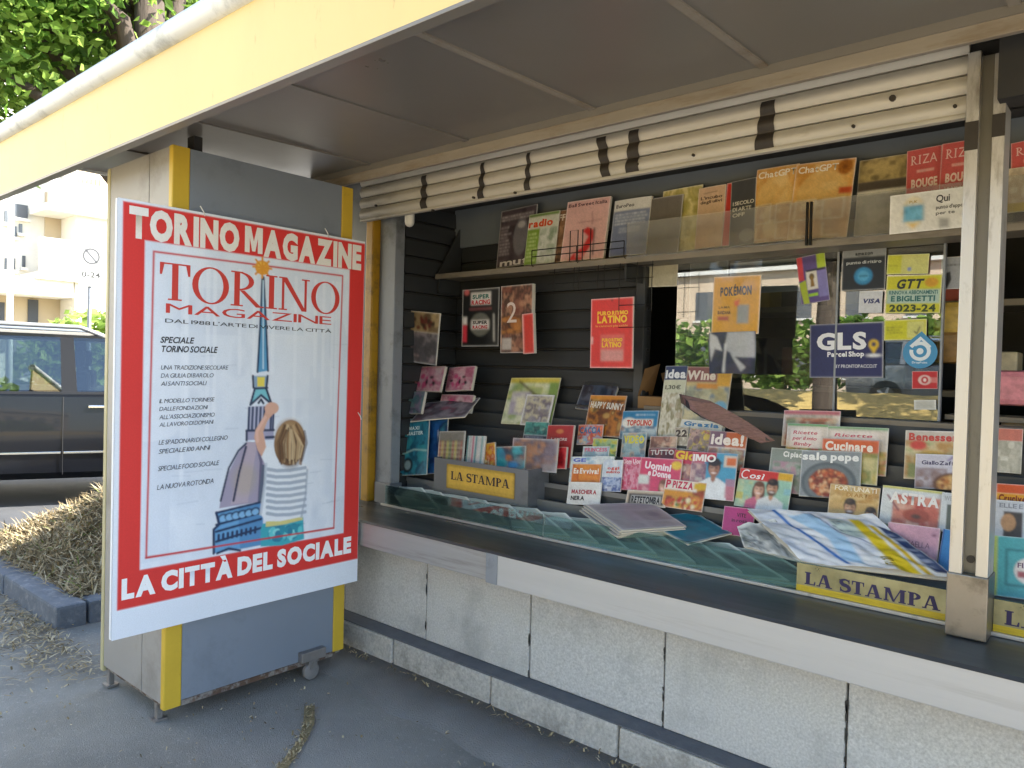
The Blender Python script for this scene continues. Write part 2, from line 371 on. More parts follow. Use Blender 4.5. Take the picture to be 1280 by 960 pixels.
        for j in range(s.ny):
            for i in range(s.nx):
                u, v = i/(s.nx-1), j/(s.ny-1); P.append((x0+u*w, y+B(u, v), (1-v)*h))
        F = [(j*s.nx+i, (j+1)*s.nx+i, (j+1)*s.nx+i+1, j*s.nx+i+1) for j in range(s.ny-1) for i in range(s.nx-1)]
        k = len(mb.v); mb.v += P; mb.f += [tuple(q+k for q in f) for f in F]; mb.c += [tuple(c) for c in s.C.reshape(-1, 3)]
        lay = 1
        for e in s.T:
            if e[0] == 't':
                _, txt, u, v, hg, c, bold, width, ang, sl, al, xs = e
                p, fs = text2d(txt, bold)
                if not len(p): continue
                H = hg*h; p = p*H; p[:, 0] += p[:, 1]*sl
                p[:, 0] *= (width*w/(p[:, 0].max()-p[:, 0].min()) if width else xs)
                if al == 'c': p[:, 0] -= p[:, 0].max()/2
                if al == 'r': p[:, 0] -= p[:, 0].max()
                ca, sa = math.cos(R_(ang)), math.sin(R_(ang)); p = np.stack([p[:, 0]*ca-p[:, 1]*sa, p[:, 0]*sa+p[:, 1]*ca], 1)
                uu = u+p[:, 0]/w; vv = v-p[:, 1]/h
                mb.add([(x0+a*w, y-eps*lay+B(a, b), (1-b)*h) for a, b in zip(uu, vv)], fs, c); lay += 0.25
            else:
                _, txt, u, v, hg, c, kw, width = e
                ps, W = serif2d(txt, **kw); sx = width*w/W; H = hg*h
                for i, q in enumerate(ps):
                    mb.add([(x0+u*w+a*sx, y-eps*lay-0.00004*(i % 9)+B(u+a*sx/w, v), (1-v)*h+b*H) for a, b in q], [tuple(range(len(q)))], c)
                lay += 1
        return mb
PRINT = vcol('printed_paper', 0.42, 0.1); PRINT_MATTE = vcol('printed_card', 0.6, 0.0, 0.12)
PAGES = mat('page_edges', '#d9d4c8', 0.85, var=0.15, vscale=60, stretch=(1, 40, 1))
CLEAR = glassy('clear_film', (0.97, 0.97, 0.97), 0.6, 0.08)
RACK_S, RACK_Y, RACK_Z = 1.4, 2.98, 0.85
def on_rack(p):
    return onplane(p, (0, RACK_Y, RACK_Z), (0, -RACK_S, 1))
def frame_from_px(q, Y=None, tilt=16, dy=0.0):
    """q: TL TR BR BL pixels of a sheet that leans back by tilt degrees; its lower edge rests on the rack (or at depth Y)"""
    bm_ = ((q[3][0]+q[2][0])/2, (q[3][1]+q[2][1])/2)
    base = on_rack(bm_) if Y is None else on(bm_, 1, Y)
    base = base+np.array([0, dy, 0])
    t = R_(tilt); n = (0, math.cos(t), -math.sin(t))
    P = [onplane(p, base, n) for p in q]
    x = ((P[1]-P[0])+(P[2]-P[3]))/2; z = ((P[0]-P[3])+(P[1]-P[2]))/2; w = np.linalg.norm(x); h = np.linalg.norm(z)
    c = (P[2]+P[3])/2; xa = Vector(x/w); za = Vector(z/h); za = (za-xa*za.dot(xa)).normalized(); ya = za.cross(xa)
    M = Matrix((xa, ya, za)).transposed().to_4x4(); M.translation = Vector(c); return M, float(w), float(h)
MAGS = []
def magazine(q, label, paint, Y=None, tilt=16, dy=0.0, th=0.006, bow=0.004, name='magazine', cat='magazine', nx=44, matte=False, group=None, film=False, bg='#ffffff'):
    M, w, h = frame_from_px(q, Y, tilt, dy)
    p = Print(w, h, bg, nx); paint(p)
    g = random.Random(label); bw = bow*g.uniform(.3, 1.4)
    f = lambda u, v: -bw*math.sin(min(1, max(0, u))*math.pi)*0.6-bw*(1-v)*0.3
    # page block
    mb = MB(); n = 8; vs = []; fs = []
    for j in range(5):
        for i in range(n):
            u, v = i/(n-1), j/4; vs.append((-w/2+u*w, f(u, v)+0.0008, (1-v)*h))
    m = len(vs)
    for j in range(5):
        for i in range(n):
            u, v = i/(n-1), j/4; vs.append((-w/2+u*w, f(u, v)+th, (1-v)*h))
    for j in range(4):
        for i in range(n-1):
            a = j*n+i; fs.append((a, a+n, a+n+1, a+1)); fs.append((m+a, m+a+1, m+a+n+1, m+a+n))
    for i in range(n-1): fs += [(i, i+1, m+i+1, m+i), (4*n+i, m+4*n+i, m+4*n+i+1, 4*n+i+1)]
    for j in range(4): fs += [(j*n, m+j*n, m+(j+1)*n, (j+1)*n), (j*n+n-1, (j+1)*n+n-1, m+(j+1)*n+n-1, m+j*n+n-1)]
    root = D.objects.new(name, None); COL.objects.link(root); root.matrix_world = M; tag(root, label, cat, group); WLOC[root.name] = (0, 0, 0)
    mb.add(vs, fs); mb.build('pages', PAGES, root)
    cv = MB(); p.emit(cv, bow=f); cv.build('cover', PRINT_MATTE if matte else PRINT, root, smooth=True, fixn=False)
    if film:
        fm = MB(); g2 = 9; vs = []; fs = []
        for j in range(g2):
            for i in range(g2):
                u, v = i/(g2-1)*1.1-.05, j/(g2-1)*1.14-.07; vs.append((-w/2+u*w, f(u, v)-.004-.006*g.random(), (1-v)*h))
        fs = [(j*g2+i, (j+1)*g2+i, (j+1)*g2+i+1, j*g2+i+1) for j in range(g2-1) for i in range(g2-1)]
        fm.add(vs, fs); fm.build('plastic_wrap', CLEAR, root, smooth=True, fixn=False)
    MAGS.append((label, round(w, 3), round(h, 3), [round(v, 2) for v in M.translation])); return root
def plate(q, label, paint, Y, name, cat, tilt=0, th=0.001, nx=40, matte=False, dy=0, mat_=None, group=None):
    """a flat printed card or sticker"""
    M, w, h = frame_from_px(q, Y, tilt, dy)
    p = Print(w, h, '#ffffff', nx); paint(p)
    root = D.objects.new(name, None); COL.objects.link(root); root.matrix_world = M; tag(root, label, cat, group); WLOC[root.name] = (0, 0, 0)
    MB().box(-w/2, w/2, 0.0004, th+0.0004, 0, h).build('card', mat_ or PAGES, root)
    cv = MB(); p.emit(cv); cv.build('print', PRINT_MATTE if matte else PRINT, root, fixn=False)
    return root
# ------------------------------------------------------------------ materials of the place
ASPH = mat('asphalt', '#84827d', 0.93, var=0.42, vscale=0.9, bump=0.6, bscale=190, dirt='#aaa7a0', dscale=70, dlow=0.56, dhigh=0.72)
ASPH2 = mat('asphalt_apron', '#757472', 0.9, var=0.2, vscale=3, bump=0.5, bscale=150, dirt='#77777a', dscale=18, dlow=0.55, dhigh=0.75)
KERB = mat('kerb_concrete', '#5f6670', 0.9, var=0.22, vscale=9, bump=0.5, bscale=60, dirt='#858a90', dscale=14)
TERR = mat('plinth_terrazzo', '#c2c1bd', 0.8, var=0.30, vscale=110, bump=0.12, bscale=120, dirt='#8f908e', dscale=2.6, dlow=0.5, dhigh=0.8)
STEPC = mat('base_stone', '#b5b2ab', 0.85, var=0.34, vscale=75, bump=0.35, bscale=90, dirt='#77746e', dscale=5, dlow=0.5, dhigh=0.72)
LEDGE = mat('ledge_grime', '#63656a', 0.85, var=0.2, vscale=12, bump=0.3, bscale=80)
JOINT = mat('joint_dark', '#3f3d3a', 0.95, var=0.2)
ALU = mat('counter_fascia', '#bebdbc', 0.42, 0.25, var=0.05, vscale=2, stretch=(0.6, 1, 12), dirt='#a09d98', dscale=1.5, dlow=0.55, dhigh=0.85, bump=0.03, bscale=30)
ALU2 = mat('counter_fascia_old', '#a9a8a8', 0.45, 0.35, var=0.1, vscale=2, stretch=(0.6, 1, 10), dirt='#7c7872', dscale=1.4)
CTOP = mat('counter_sheet', '#5f6266', 0.38, 0.55, var=0.16, vscale=2.5, stretch=(0.5, 3, 1), dirt='#3c3f43', dscale=2.2, rvar=0.14, bump=0.04, bscale=14)
POSTM = mat('grey_post', '#8d9299', 0.5, 0.2, var=0.1, vscale=3, dirt='#5d5f60', dscale=4)
PILM = mat('pillar_aluminium', '#c2beb8', 0.36, 0.45, var=0.1, vscale=4, stretch=(2, 2, 0.5), dirt='#7d7466', dscale=6, dlow=0.56, dhigh=0.74, rvar=0.1)
PILG = mat('pillar_groove', '#7b776e', 0.5, 0.5, var=0.15, vscale=5, stretch=(2, 2, 0.5), dirt='#4f4a42', dscale=5)
SLEEVE = mat('pillar_sleeve', '#8a857e', 0.34, 0.8, var=0.2, vscale=3, dirt='#5b564f', dscale=5, rvar=0.12)
YEL = mat('yellow_paint', '#c9a832', 0.5, var=0.12, vscale=4, dirt='#8d7432', dscale=5, dlow=0.6, dhigh=0.8)
YELP = mat('yellow_post_paint', '#b98a1c', 0.45, var=0.15, vscale=5, dirt='#6d5420', dscale=7)
CREAM = mat('canopy_fascia_paint', '#dcc182', 0.45, var=0.06, vscale=1.2, dirt='#8a7448', dscale=9, stretch=(1.6, 1, 0.5), dlow=0.63, dhigh=0.80, bump=0.03, bscale=6)
GUT = mat('gutter_white', '#dadee2', 0.45, 0.2, var=0.06, vscale=3, dirt='#9aa0a4', dscale=4)
SOF = mat('soffit_panel', '#78746f', 0.34, 0.15, var=0.1, vscale=1.4, dirt='#757069', dscale=1.6, dlow=0.5, dhigh=0.8, rvar=0.08, bump=0.03, bscale=3)
RAIL = mat('header_rail', '#8d857a', 0.6, 0.1, var=0.14, vscale=6, stretch=(0.5, 1, 3), dirt='#75624a', dscale=4, dlow=0.5, dhigh=0.7)
SHUT = mat('shutter_slat', '#bdb8ae', 0.5, 0.1, var=0.08, vscale=5, stretch=(0.8, 1, 3), dirt='#857b6b', dscale=3, dlow=0.55, dhigh=0.8)
BLACK = mat('black_tape', '#332d27', 0.6, var=0.3, vscale=14)
DARK = mat('dark_interior', '#2c2b2a', 0.75, var=0.2, vscale=3)
SLAT = mat('slat_board', '#2b2d2f', 0.55, var=0.18, vscale=4, stretch=(0.5, 1, 4))
VAL = mat('valance_board', '#666d75', 0.5, var=0.1, vscale=2)
SHELF = mat('shelf_metal', '#7c7468', 0.5, 0.2, var=0.15, vscale=6, stretch=(0.6, 1, 2), dirt='#5a5145', dscale=4)
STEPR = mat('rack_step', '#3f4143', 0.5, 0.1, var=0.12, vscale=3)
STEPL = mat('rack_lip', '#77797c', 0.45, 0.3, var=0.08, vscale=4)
WIRE = mat('wire_black', '#1d1c1b', 0.4, 0.6, var=0.05)
GREYP = mat('cabinet_panel', '#7f8894', 0.42, 0.1, var=0.05, vscale=1.2, dirt='#666c74', dscale=2.2, dlow=0.55, dhigh=0.85, rvar=0.06)
GREYB = mat('cabinet_end_panel', '#989591', 0.5, 0.1, var=0.08, vscale=1.5, dirt='#79746c', dscale=2.0)
TRIMC = mat('cabinet_cream_trim', '#b3ab84', 0.5, var=0.1, vscale=5)
RUST = mat('rusty_edge', '#5b473a', 0.85, 0.2, var=0.4, vscale=25, dirt='#8a8580', dscale=16, dlow=0.45, dhigh=0.55, bump=0.4, bscale=60)
STEEL = mat('caster_steel', '#8d8a88', 0.5, 0.6, var=0.15, vscale=12, dirt='#5b4a3c', dscale=15)
WHITEB = mat('poster_board', '#dfe3e8', 0.55, var=0.03, vscale=2)
WHITEP = mat('white_plastic', '#d8d6d0', 0.35, var=0.04)
CARD = mat('cardboard', '#8a6a45', 0.85, var=0.12, vscale=6)
GLS_W = glassy('window_glass', (0.78, 0.82, 0.82), 3.2, 0.0, 1.52, film=((0.3, 0.3, 0.28), 0.05))
GLS_L = glassy('guard_glass', (0.72, 0.85, 0.84), 0.8, 0.0, 1.5, film=((0.2, 0.3, 0.3), 0.05))
ACR = glassy('acrylic_lip', (0.93, 0.93, 0.91), 1.2, 0.05, 1.45, film=((0.78, 0.75, 0.68), 0.09))

# ------------------------------------------------------------------ ground
g = MB(); n = 60
xs = np.concatenate([np.linspace(-160, -14, 12), np.linspace(-12, 6, 50), np.linspace(8, 160, 12)]); ys = np.concatenate([np.linspace(-160, -12, 12), np.linspace(-10, 8, 50), np.linspace(10, 160, 12)])
for y in ys:
    for x in xs:
        near = abs(x+3) < 9 and abs(y) < 9
        g.v.append((x, y, (0.006*math.sin(x*2.3+y*1.1)+0.005*math.sin(y*3.7-x*0.6)-0.011) if near else -0.012))
nx_ = len(xs); g.f = [(j*nx_+i, j*nx_+i+1, (j+1)*nx_+i+1, (j+1)*nx_+i) for j in range(len(ys)-1) for i in range(nx_-1)]
go = g.build('ground', ASPH, smooth=True, fixn=False); tag(go, None, None, kind='structure'); go['label'] = 'worn grey asphalt pavement around the kiosk'
# smoother asphalt skirt along the kiosk foot
a = MB(); prof = [(2.30, -0.02), (2.34, 0.012), (2.42, 0.022), (2.62, 0.030), (2.62, -0.03)]
N = 40
for i in range(N):
    x = -3.9+i*(5.4/(N-1)); wv = 0.03*math.sin(i*1.3)+0.02*math.sin(i*.47)
    for (y, z) in prof: a.v.append((x, y+(wv if y < 2.5 else 0), z))
m_ = len(prof)
a.f = [(i*m_+k, i*m_+k+1, (i+1)*m_+k+1, (i+1)*m_+k) for i in range(N-1) for k in range(m_-1)]
ao = a.build('asphalt_skirt', ASPH2, smooth=True, fixn=False); tag(ao, 'smoother dark asphalt strip along the foot of the kiosk wall', None, kind='structure')

# ------------------------------------------------------------------ kiosk
K = empty('newspaper_kiosk', (-1.5, 2.7, 0), 'grey newspaper kiosk with canopy, counter and open shutter full of magazines', 'kiosk')
# base course
for i in range(8):
    x0 = -3.72+i*0.70; fbox('base_stone', x0+0.004, x0+0.696, 2.60+0.004*(i % 2), 2.73, -0.05, 0.156+0.003*(i % 3), STEPC, K, 0.012)
fbox('base_backing', -3.72, 1.9, 2.64, 2.9, -0.05, 0.15, JOINT, K)
fbox('step_ledge', -3.72, 1.9, 2.605, 2.71, 0.1585, 0.166, LEDGE, K, 0.003)
xj = [-3.72, -3.57]+[-2.872+0.70*i for i in range(7)]
for i in range(len(xj)-1):
    fbox('wall_slab', xj[i]+0.0035, xj[i+1]-0.0035, 2.70+0.003*(i % 2), 2.76, 0.168, 0.70, TERR, K, 0.006)
fbox('wall_backing', -3.72, 1.3, 2.735, 2.95, 0.15, 0.74, JOINT, K)
for i, x in enumerate(xj[1:-1]):      # broken mortar beside the joints
    g_ = random.Random(i)
    for k in range(5):
        z = g_.uniform(.18, .66); hh = g_.uniform(.01, .04); ww = g_.uniform(.004, .0075); pts = [(x+ww*g_.uniform(.5, 1)*math.cos(t), 2.6985, z+hh*g_.uniform(.5, 1)*math.sin(t)) for t in np.linspace(0, math.tau, 9, endpoint=False)]
        MB().add(pts, [tuple(range(9))]).build('mortar_gap', JOINT, K)
# counter
fbox('counter_fascia', -3.72, -2.235, 2.530, 2.55, 0.632, 0.762, ALU2, K, 0.004)
fbox('counter_fascia', -2.228, 1.3, 2.520, 2.545, 0.625, 0.765, ALU, K, 0.004)
fbox('fascia_joint_strip', -2.29, -2.222, 2.5165, 2.5195, 0.628, 0.763, POSTM, K)
fbox('counter_underside', -3.72, 1.3, 2.545, 2.75, 0.66, 0.70, DARK, K)
ct = MB(); ct.prism([(2.517, 0.762), (2.53, 0.772), (2.84, 0.784), (3.02, 0.786), (3.02, 0.70), (2.55, 0.70), (2.55, 0.755)], 'x', -3.72, 1.3); ct.build('counter_top', CTOP, K)
fbox('counter_rear_rail', -3.42, 1.2, 2.832, 2.846, 0.785, 0.797, PILM, K, 0.002)
# posts
fbox('corner_post', -3.56, -3.415, 2.90, 2.97, 0.90, 2.66, POSTM, K, 0.006)
fbox('corner_post_foot', -3.545, -3.405, 2.885, 2.98, 0.783, 0.905, STEPL, K, 0.004)
fbox('yellow_post', -3.645, -3.575, 2.86, 2.93, 0.77, 2.60, YELP, K, 0.01)
fbox('side_panel', -4.05, -3.66, 2.90, 2.94, 0.0, 2.62, VAL, K)
fbox('pillar_flange', -0.492, -0.455, 2.752, 2.86, 0.97, 2.64, PILM, K, 0.003)
fbox('pillar_flange', -0.418, -0.384, 2.752, 2.86, 0.97, 2.62, PILM, K, 0.003)
fbox('pillar_groove', -0.456, -0.417, 2.782, 2.855, 0.97, 2.63, PILG, K)
fbox('pillar_sleeve', -0.495, -0.380, 2.742, 2.87, 0.784, 0.985, SLEEVE, K, 0.004)
MB().tube([(-0.436, 2.786, 1.03), (-0.436, 2.776, 1.03)], 0.012, 12).build('pillar_bolt', BLACK, K)
for z0, z1, xa, xb in ((2.33, 2.42, -0.4925, -0.4545), (2.36, 2.43, -0.4185, -0.3835)):
    fbox('pillar_tape', xa, xb, 2.7495, 2.7515, z0, z1, BLACK, K)
fbox('pillar_head', -0.40, -0.33, 2.70, 2.90, 2.46, 2.70, DARK, K)
# canopy
fa = MB(); fa.box(-6.6, 1.8, 1.320, 1.345, 2.50, 2.79); fa.build('canopy_fascia', CREAM, K)
fbox('fascia_lip', -6.6, 1.8, 1.318, 1.36, 2.488, 2.4995, SOF, K, 0.002)
gt = MB(); gp = [(1.33+0.052*math.cos(t), 2.835+0.052*math.sin(t)) for t in np.linspace(-2.2, 2.2, 14)[::-1]]
gt.tube([(-6.6, 1.325, 2.836), (1.8, 1.325, 2.836)], 0.048, 16); gt.build('gutter_edge', GUT, K, smooth=True, auto=40)
sx = [-4.37, -3.80, -3.10, -2.41, -1.72, -1.03, -0.33, 0.37, 1.07, 1.77]
for i in range(len(sx)-1):
    MB().prism([(1.347, 2.600), (2.46, 2.632), (2.46, 2.652), (1.347, 2.620)], 'x', sx[i]+0.005, sx[i+1]-0.005).build('soffit_panel', SOF, K)
    if i: MB().prism([(1.347, 2.593), (2.46, 2.625), (2.46, 2.632), (1.347, 2.600)], 'x', sx[i]-0.014, sx[i]+0.014).build('soffit_batten', RAIL if i > 3 else SOF, K)
MB().prism([(1.36, 2.66), (4.9, 2.72), (4.9, 2.80), (1.36, 2.78)], 'x', -4.37, 1.8).build('roof_slab', DARK, K)
fbox('soffit_end_trim', -4.385, -4.372, 1.36, 2.7, 2.595, 2.66, GUT, K)
fbox('header_rail', -3.62, 1.6, 2.452, 2.475, 2.556, 2.640, RAIL, K, 0.004)
fbox('header_lip', -3.62, 1.6, 2.446, 2.4515, 2.602, 2.648, SOF, K)
# rolled-up shutter: three ribs
for k in range(4):
    z0 = 2.460+k*0.064; ps = []
    for t in np.linspace(0, 1, 7): ps.append((2.80-0.013*math.sin(math.pi*t), z0+0.003+0.058*t))
    ps += [(2.815, z0+0.061), (2.815, z0+0.003)]
    MB().prism(ps, 'x', -3.62, -0.495).build('shutter_slat', SHUT, K, smooth=True, auto=35)
    MB().prism(ps, 'x', -0.383, 1.5).build('shutter_slat', SHUT, K, smooth=True, auto=35)
fbox('shutter_bottom_bar', -3.62, -0.495, 2.792, 2.822, 2.448, 2.462, SHUT, K, 0.003)
fbox('shutter_backing', -3.62, 1.5, 2.817, 2.83, 2.46, 2.72, DARK, K)
for (px, py) in [(470, 257), (541, 263), (592, 247), (644, 241), (797, 205), (867, 194), (1116, 123), (1067, 158), (1194, 133)]:
    c = on((px, py), 1, 2.787); r = 0.011 if px == 1116 else 0.006
    MB().tube([(c[0], 2.795, c[2]), (c[0], 2.780, c[2])], r, 10).build('shutter_bolt', BLACK, K)
for j, (xa, xb, sl) in enumerate([(527, 533, 0), (601, 605, 4), (658, 662, 2), (744, 756, -10), (785, 797, 2), (949, 966, 4)]):
    zt, zb = 2.64, 2.462
    t1, t2 = on((xa, 200), 1, 2.785)[0], on((xb, 200), 1, 2.785)[0]; b1 = t1-sl*0.004-0.008; b2 = t2-sl*0.002+0.006
    m = MB(); vs = []
    for q in range(25):
        t = q/24; z = zt+(zb-zt)*t; ph = ((z-2.463) % 0.064)/0.058; y = 2.7985-0.013*math.sin(math.pi*min(1, max(0, ph)))-0.002
        vs += [(t1+(b1-t1)*t, y, z), (t2+(b2-t2)*t, y, z)]
    m.add(vs, [(2*q, 2*q+1, 2*q+3, 2*q+2) for q in range(24)]); m.build('shutter_strap', BLACK, K)
# lamp / sensor under the shutter
lp = MB(); c = on((512, 276), 1, 2.86); rings = [(0.026, 0.05), (0.028, 0.02), (0.028, -0.005), (0.024, -0.022), (0.014, -0.032), (0.003, -0.036)]
for i, (r, dz) in enumerate(rings):
    for k in range(14): lp.v.append((c[0]+r*math.cos(k*math.tau/14), c[1]+r*math.sin(k*math.tau/14), c[2]+dz))
lp.f = [(i*14+k, i*14+(k+1) % 14, (i+1)*14+(k+1) % 14, (i+1)*14+k) for i in range(5) for k in range(14)]+[tuple(range(14)), tuple(range(70, 84))]
lp.build('alarm_lamp', WHITEP, K, smooth=True, auto=50)
# interior shell
fbox('rear_wall', -4.05, 1.8, 5.0, 5.05, 0, 2.66, DARK, K)
fbox('left_wall', -3.60, -3.46, 2.98, 5.0, 0.78, 2.64, DARK, K)
fbox('ceiling_board', -3.62, 1.7, 2.84, 5.0, 2.60, 2.64, DARK, K)
fbox('right_wall', 1.75, 1.8, 2.76, 5.0, 0, 2.66, DARK, K)
fbox('inner_floor', -3.6, 1.7, 3.5, 5.0, 0.1, 0.15, DARK, K)
fbox('valance_board', -3.44, 1.5, 3.405, 3.425, 2.36, 2.60, VAL, K)
for k in range(16):           # slat boards on the left side and along the back
    z0 = 0.86+k*0.108
    MB().prism([(-3.462, z0), (-3.425, z0+0.004), (-3.432, z0+0.094), (-3.462, z0+0.098)], 'y', 2.985, 3.43).build('slat_board', SLAT, K)
    if z0 < 2.36: MB().prism([(3.462, z0), (3.425, z0+0.004), (3.432, z0+0.094), (3.462, z0+0.098)], 'x', -3.425, -2.03).build('slat_board', SLAT, K)
fbox('back_board', -3.46, -2.03, 3.455, 3.47, 0.8, 2.6, DARK, K)
fbox('back_stile', -2.085, -2.03, 3.40, 3.44, 1.2, 2.16, STEPR, K, 0.004)
# rack
for k in range(8):
    y0 = RACK_Y+0.0571*k; z0 = RACK_Z+0.08*k
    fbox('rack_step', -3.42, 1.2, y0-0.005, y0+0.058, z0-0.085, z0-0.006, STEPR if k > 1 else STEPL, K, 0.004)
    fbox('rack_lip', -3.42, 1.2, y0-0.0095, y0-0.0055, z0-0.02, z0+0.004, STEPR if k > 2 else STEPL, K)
fbox('rack_core', -3.42, 1.2, 3.43, 3.47, 0.78, 1.40, DARK, K)
# window: ledge, frame, two sliding panes
fbox('window_ledge', -2.0, 1.2, 3.37, 3.47, 1.405, 1.43, SHELF, K, 0.004)
fbox('window_pane', -1.86, -1.075, 3.430, 3.436, 1.432, 2.155, GLS_W, K)
fbox('window_pane', -1.105, -0.665, 3.442, 3.448, 1.432, 2.155, GLS_W, K)
fbox('pane_edge', -0.672, -0.664, 3.426, 3.452, 1.432, 2.15, POSTM, K)
fbox('pane_edge', -1.083, -1.075, 3.427, 3.438, 1.432, 2.15, POSTM, K)
# upper shelf
fbox('upper_shelf', -3.42, 1.2, 3.225, 3.43, 2.150, 2.166, SHELF, K)
fbox('shelf_front_rail', -3.40, 1.2, 3.205, 3.2245, 2.140, 2.172, SHELF, K, 0.003)
for x0, x1 in ((-2.02, -1.145), (-1.115, -0.30)):
    fbox('acrylic_lip', x0, x1, 3.196, 3.2, 2.165, 2.335, ACR, K)
for x in (-1.138, -1.122): fbox('lip_bracket', x-0.004, x+0.004, 3.19, 3.204, 2.15, 2.33, WIRE, K)
for x in (-3.40, -2.05): fbox('shelf_bracket', x-0.006, x+0.006, 3.24, 3.42, 2.06, 2.149, SLAT, K)
MB().add([(-3.40, 3.22, 2.17), (-3.40, 3.42, 2.17), (-3.40, 3.42, 2.5), (-3.388, 3.22, 2.17), (-3.388, 3.42, 2.17), (-3.388, 3.42, 2.5)], [(0, 1, 2), (5, 4, 3), (0, 2, 5, 3), (0, 3, 4, 1), (1, 4, 5, 2)]).build('shelf_gusset', SLAT, K)
def wire(pts, r=0.0028, name='wire', par=None): return MB().tube(pts, r, 6).build(name, WIRE, par or K)
WR = empty('wire_rack', (-2.3, 3.2, 2.17), 'thin black wire basket on the left half of the upper shelf', 'wire rack')
for z in (2.215, 2.25): wire([(-2.62, 3.19, z), (-2.03, 3.19, z)], par=WR)
for x in (-2.62, -2.32, -2.03): wire([(x, 3.205, 2.165), (x, 3.19, 2.17), (x, 3.19, 2.25)], par=WR)
for x in (-2.36, -2.28): wire([(x, 3.186, 2.17), (x, 3.186, 2.33), (x+0.05, 3.186, 2.33), (x+0.05, 3.186, 2.17)], par=WR)
WG = empty('wire_grid', (-2.2, 3.19, 1.95), 'hanging black wire grid below the upper shelf', 'wire grid')
for z in (2.12, 2.06, 1.93, 1.82): wire([(-2.5 if z > 2 else -2.05, 3.19, z), (-1.86, 3.19, z)], 0.002, par=WG)
for x in (-2.46, -2.33, -2.30, -2.18, -2.14, -2.05, -1.95, -1.865): wire([(x, 3.19, 2.14), (x, 3.186, 2.05), (x, 3.19, 1.9 if x > -2.1 else 2.02)], 0.002, par=WG)
# low guard glass with printed strips
for x0, x1 in ((-3.40, -2.23), (-2.222, -1.012), (-1.008, -0.497), (-0.378, 0.6)):
    fbox('guard_glass', x0, x1, 2.848, 2.853, 0.797, 0.903, GLS_L, K)
# ------------------------------------------------------------------ fold-out showcase beside the opening
CX0, CX1, CY0, CY1, CZ0, CZ1 = -3.925, -3.238, 1.50, 2.45, 0.07, 2.525
S = empty('folding_showcase', (-3.58, 1.98, 0), 'tall grey fold-out metal cabinet with yellow corner strips on small wheel', 'cabinet')
fbox('wide_panel', CX1-0.02, CX1, CY0+0.075, CY1-0.07, CZ0+0.025, CZ1, GREYP, S, 0.002)
fbox('end_panel', CX0+0.035, -3.47, CY0, CY0+0.02, CZ0+0.02, CZ1, GREYB, S, 0.002)
fbox('end_panel', -3.464, CX1-0.033, CY0, CY0+0.02, CZ0+0.02, CZ1, GREYB, S, 0.002)
fbox('rear_panel', CX0+0.035, CX0+0.05, CY0+0.02, CY1, CZ0, CZ1, GREYB, S)
fbox('core', CX0+0.05, CX1-0.022, CY0+0.022, CY1-0.01, CZ0+0.02, CZ1-0.01, DARK, S)
fbox('corner_strip', CX1-0.032, CX1+0.003, CY0-0.004, CY0+0.074, CZ0, CZ1+0.002, YEL, S, 0.006)
fbox('corner_strip', CX1-0.03, CX1+0.003, CY1-0.069, CY1, CZ0+0.02, CZ1, YEL, S, 0.006)
fbox('edge_trim', CX0, CX0+0.034, CY0-0.004, CY0+0.03, CZ0-0.01, CZ1, TRIMC, S, 0.006)
fbox('bottom_edge', CX1-0.018, CX1+0.0015, CY0+0.076, CY1-0.07, CZ0, CZ0+0.024, RUST, S)
fbox('bottom_pan', CX0+0.04, CX1-0.02, CY0+0.01, CY1-0.01, CZ0+0.002, CZ0+0.019, RUST, S)
for x in (-3.86, -3.34): 
    fbox('leg', x-0.014, x+0.014, CY0+0.01, CY0+0.034, 0.0, CZ0+0.003, STEEL, S)
    fbox('foot_plate', x-0.03, x+0.03, CY0-0.005, CY0+0.05, -0.006, 0.004, STEEL, S)
fbox('hinge_bracket', -3.36, -3.30, 1.62, 1.66, CZ1, 2.606, DARK, S)
cb = on((388, 843), 0, CX1)
fbox('caster_bracket', CX1-0.005, CX1+0.035, cb[1]-0.075, cb[1]+0.07, 0.095, 0.145, STEEL, S, 0.005)
fbox('caster_fork', CX1+0.0, CX1+0.032, cb[1]-0.03, cb[1]+0.02, 0.05, 0.10, STEEL, S, 0.004)
w = MB(); wy = cb[1]-0.01
for a, (xx, rr) in enumerate([(0.002, 0.034), (0.006, 0.043), (0.026, 0.043), (0.03, 0.034)]):
    for k in range(18): w.v.append((CX1+xx, wy+rr*math.cos(k*math.tau/18), 0.04+rr*math.sin(k*math.tau/18)))
w.f = [(a*18+k, a*18+(k+1) % 18, (a+1)*18+(k+1) % 18, (a+1)*18+k) for a in range(3) for k in range(18)]+[tuple(range(18)), tuple(range(54, 72))]
wo = w.build('caster_wheel', mat('caster_rubber', '#777472', 0.7, var=0.2), S, smooth=True, auto=40)
for (px, py) in [(248, 545), (355, 560)]: pass

# ------------------------------------------------------------------ big poster on the showcase
PX = -3.205
pq = [(150, 248), (458, 302), (445, 722), (137, 808)]
PP = [on(p, 0, PX) for p in pq]
py0 = (PP[0][1]+PP[3][1])/2; py1 = (PP[1][1]+PP[2][1])/2; pz1 = (PP[0][2]+PP[1][2])/2; pz0 = (PP[2][2]+PP[3][2])/2
PW, PH = py1-py0, pz1-pz0
P = Print(PW, PH, '#e4eaf2', 300); P.photo = False
def uv(px, py):
    q = on((px, py), 0, PX); return ((q[1]-py0)/PW, (pz1-q[2])/PH)
def UV(*pts): return [uv(*p) for p in pts]
zz = lambda x, y: (120+x*0.28125, 230+y*0.28125)      # upper crop of the photograph
zl = lambda x, y: (120+x*0.28125, 480+y*0.28125)      # lower crop
zk = lambda x, y: (250+x*0.2397, 470+y*0.2397)        # child crop
VB = (uv(142, 763)[1]+uv(441, 701)[1])/2       # lower end of the red field
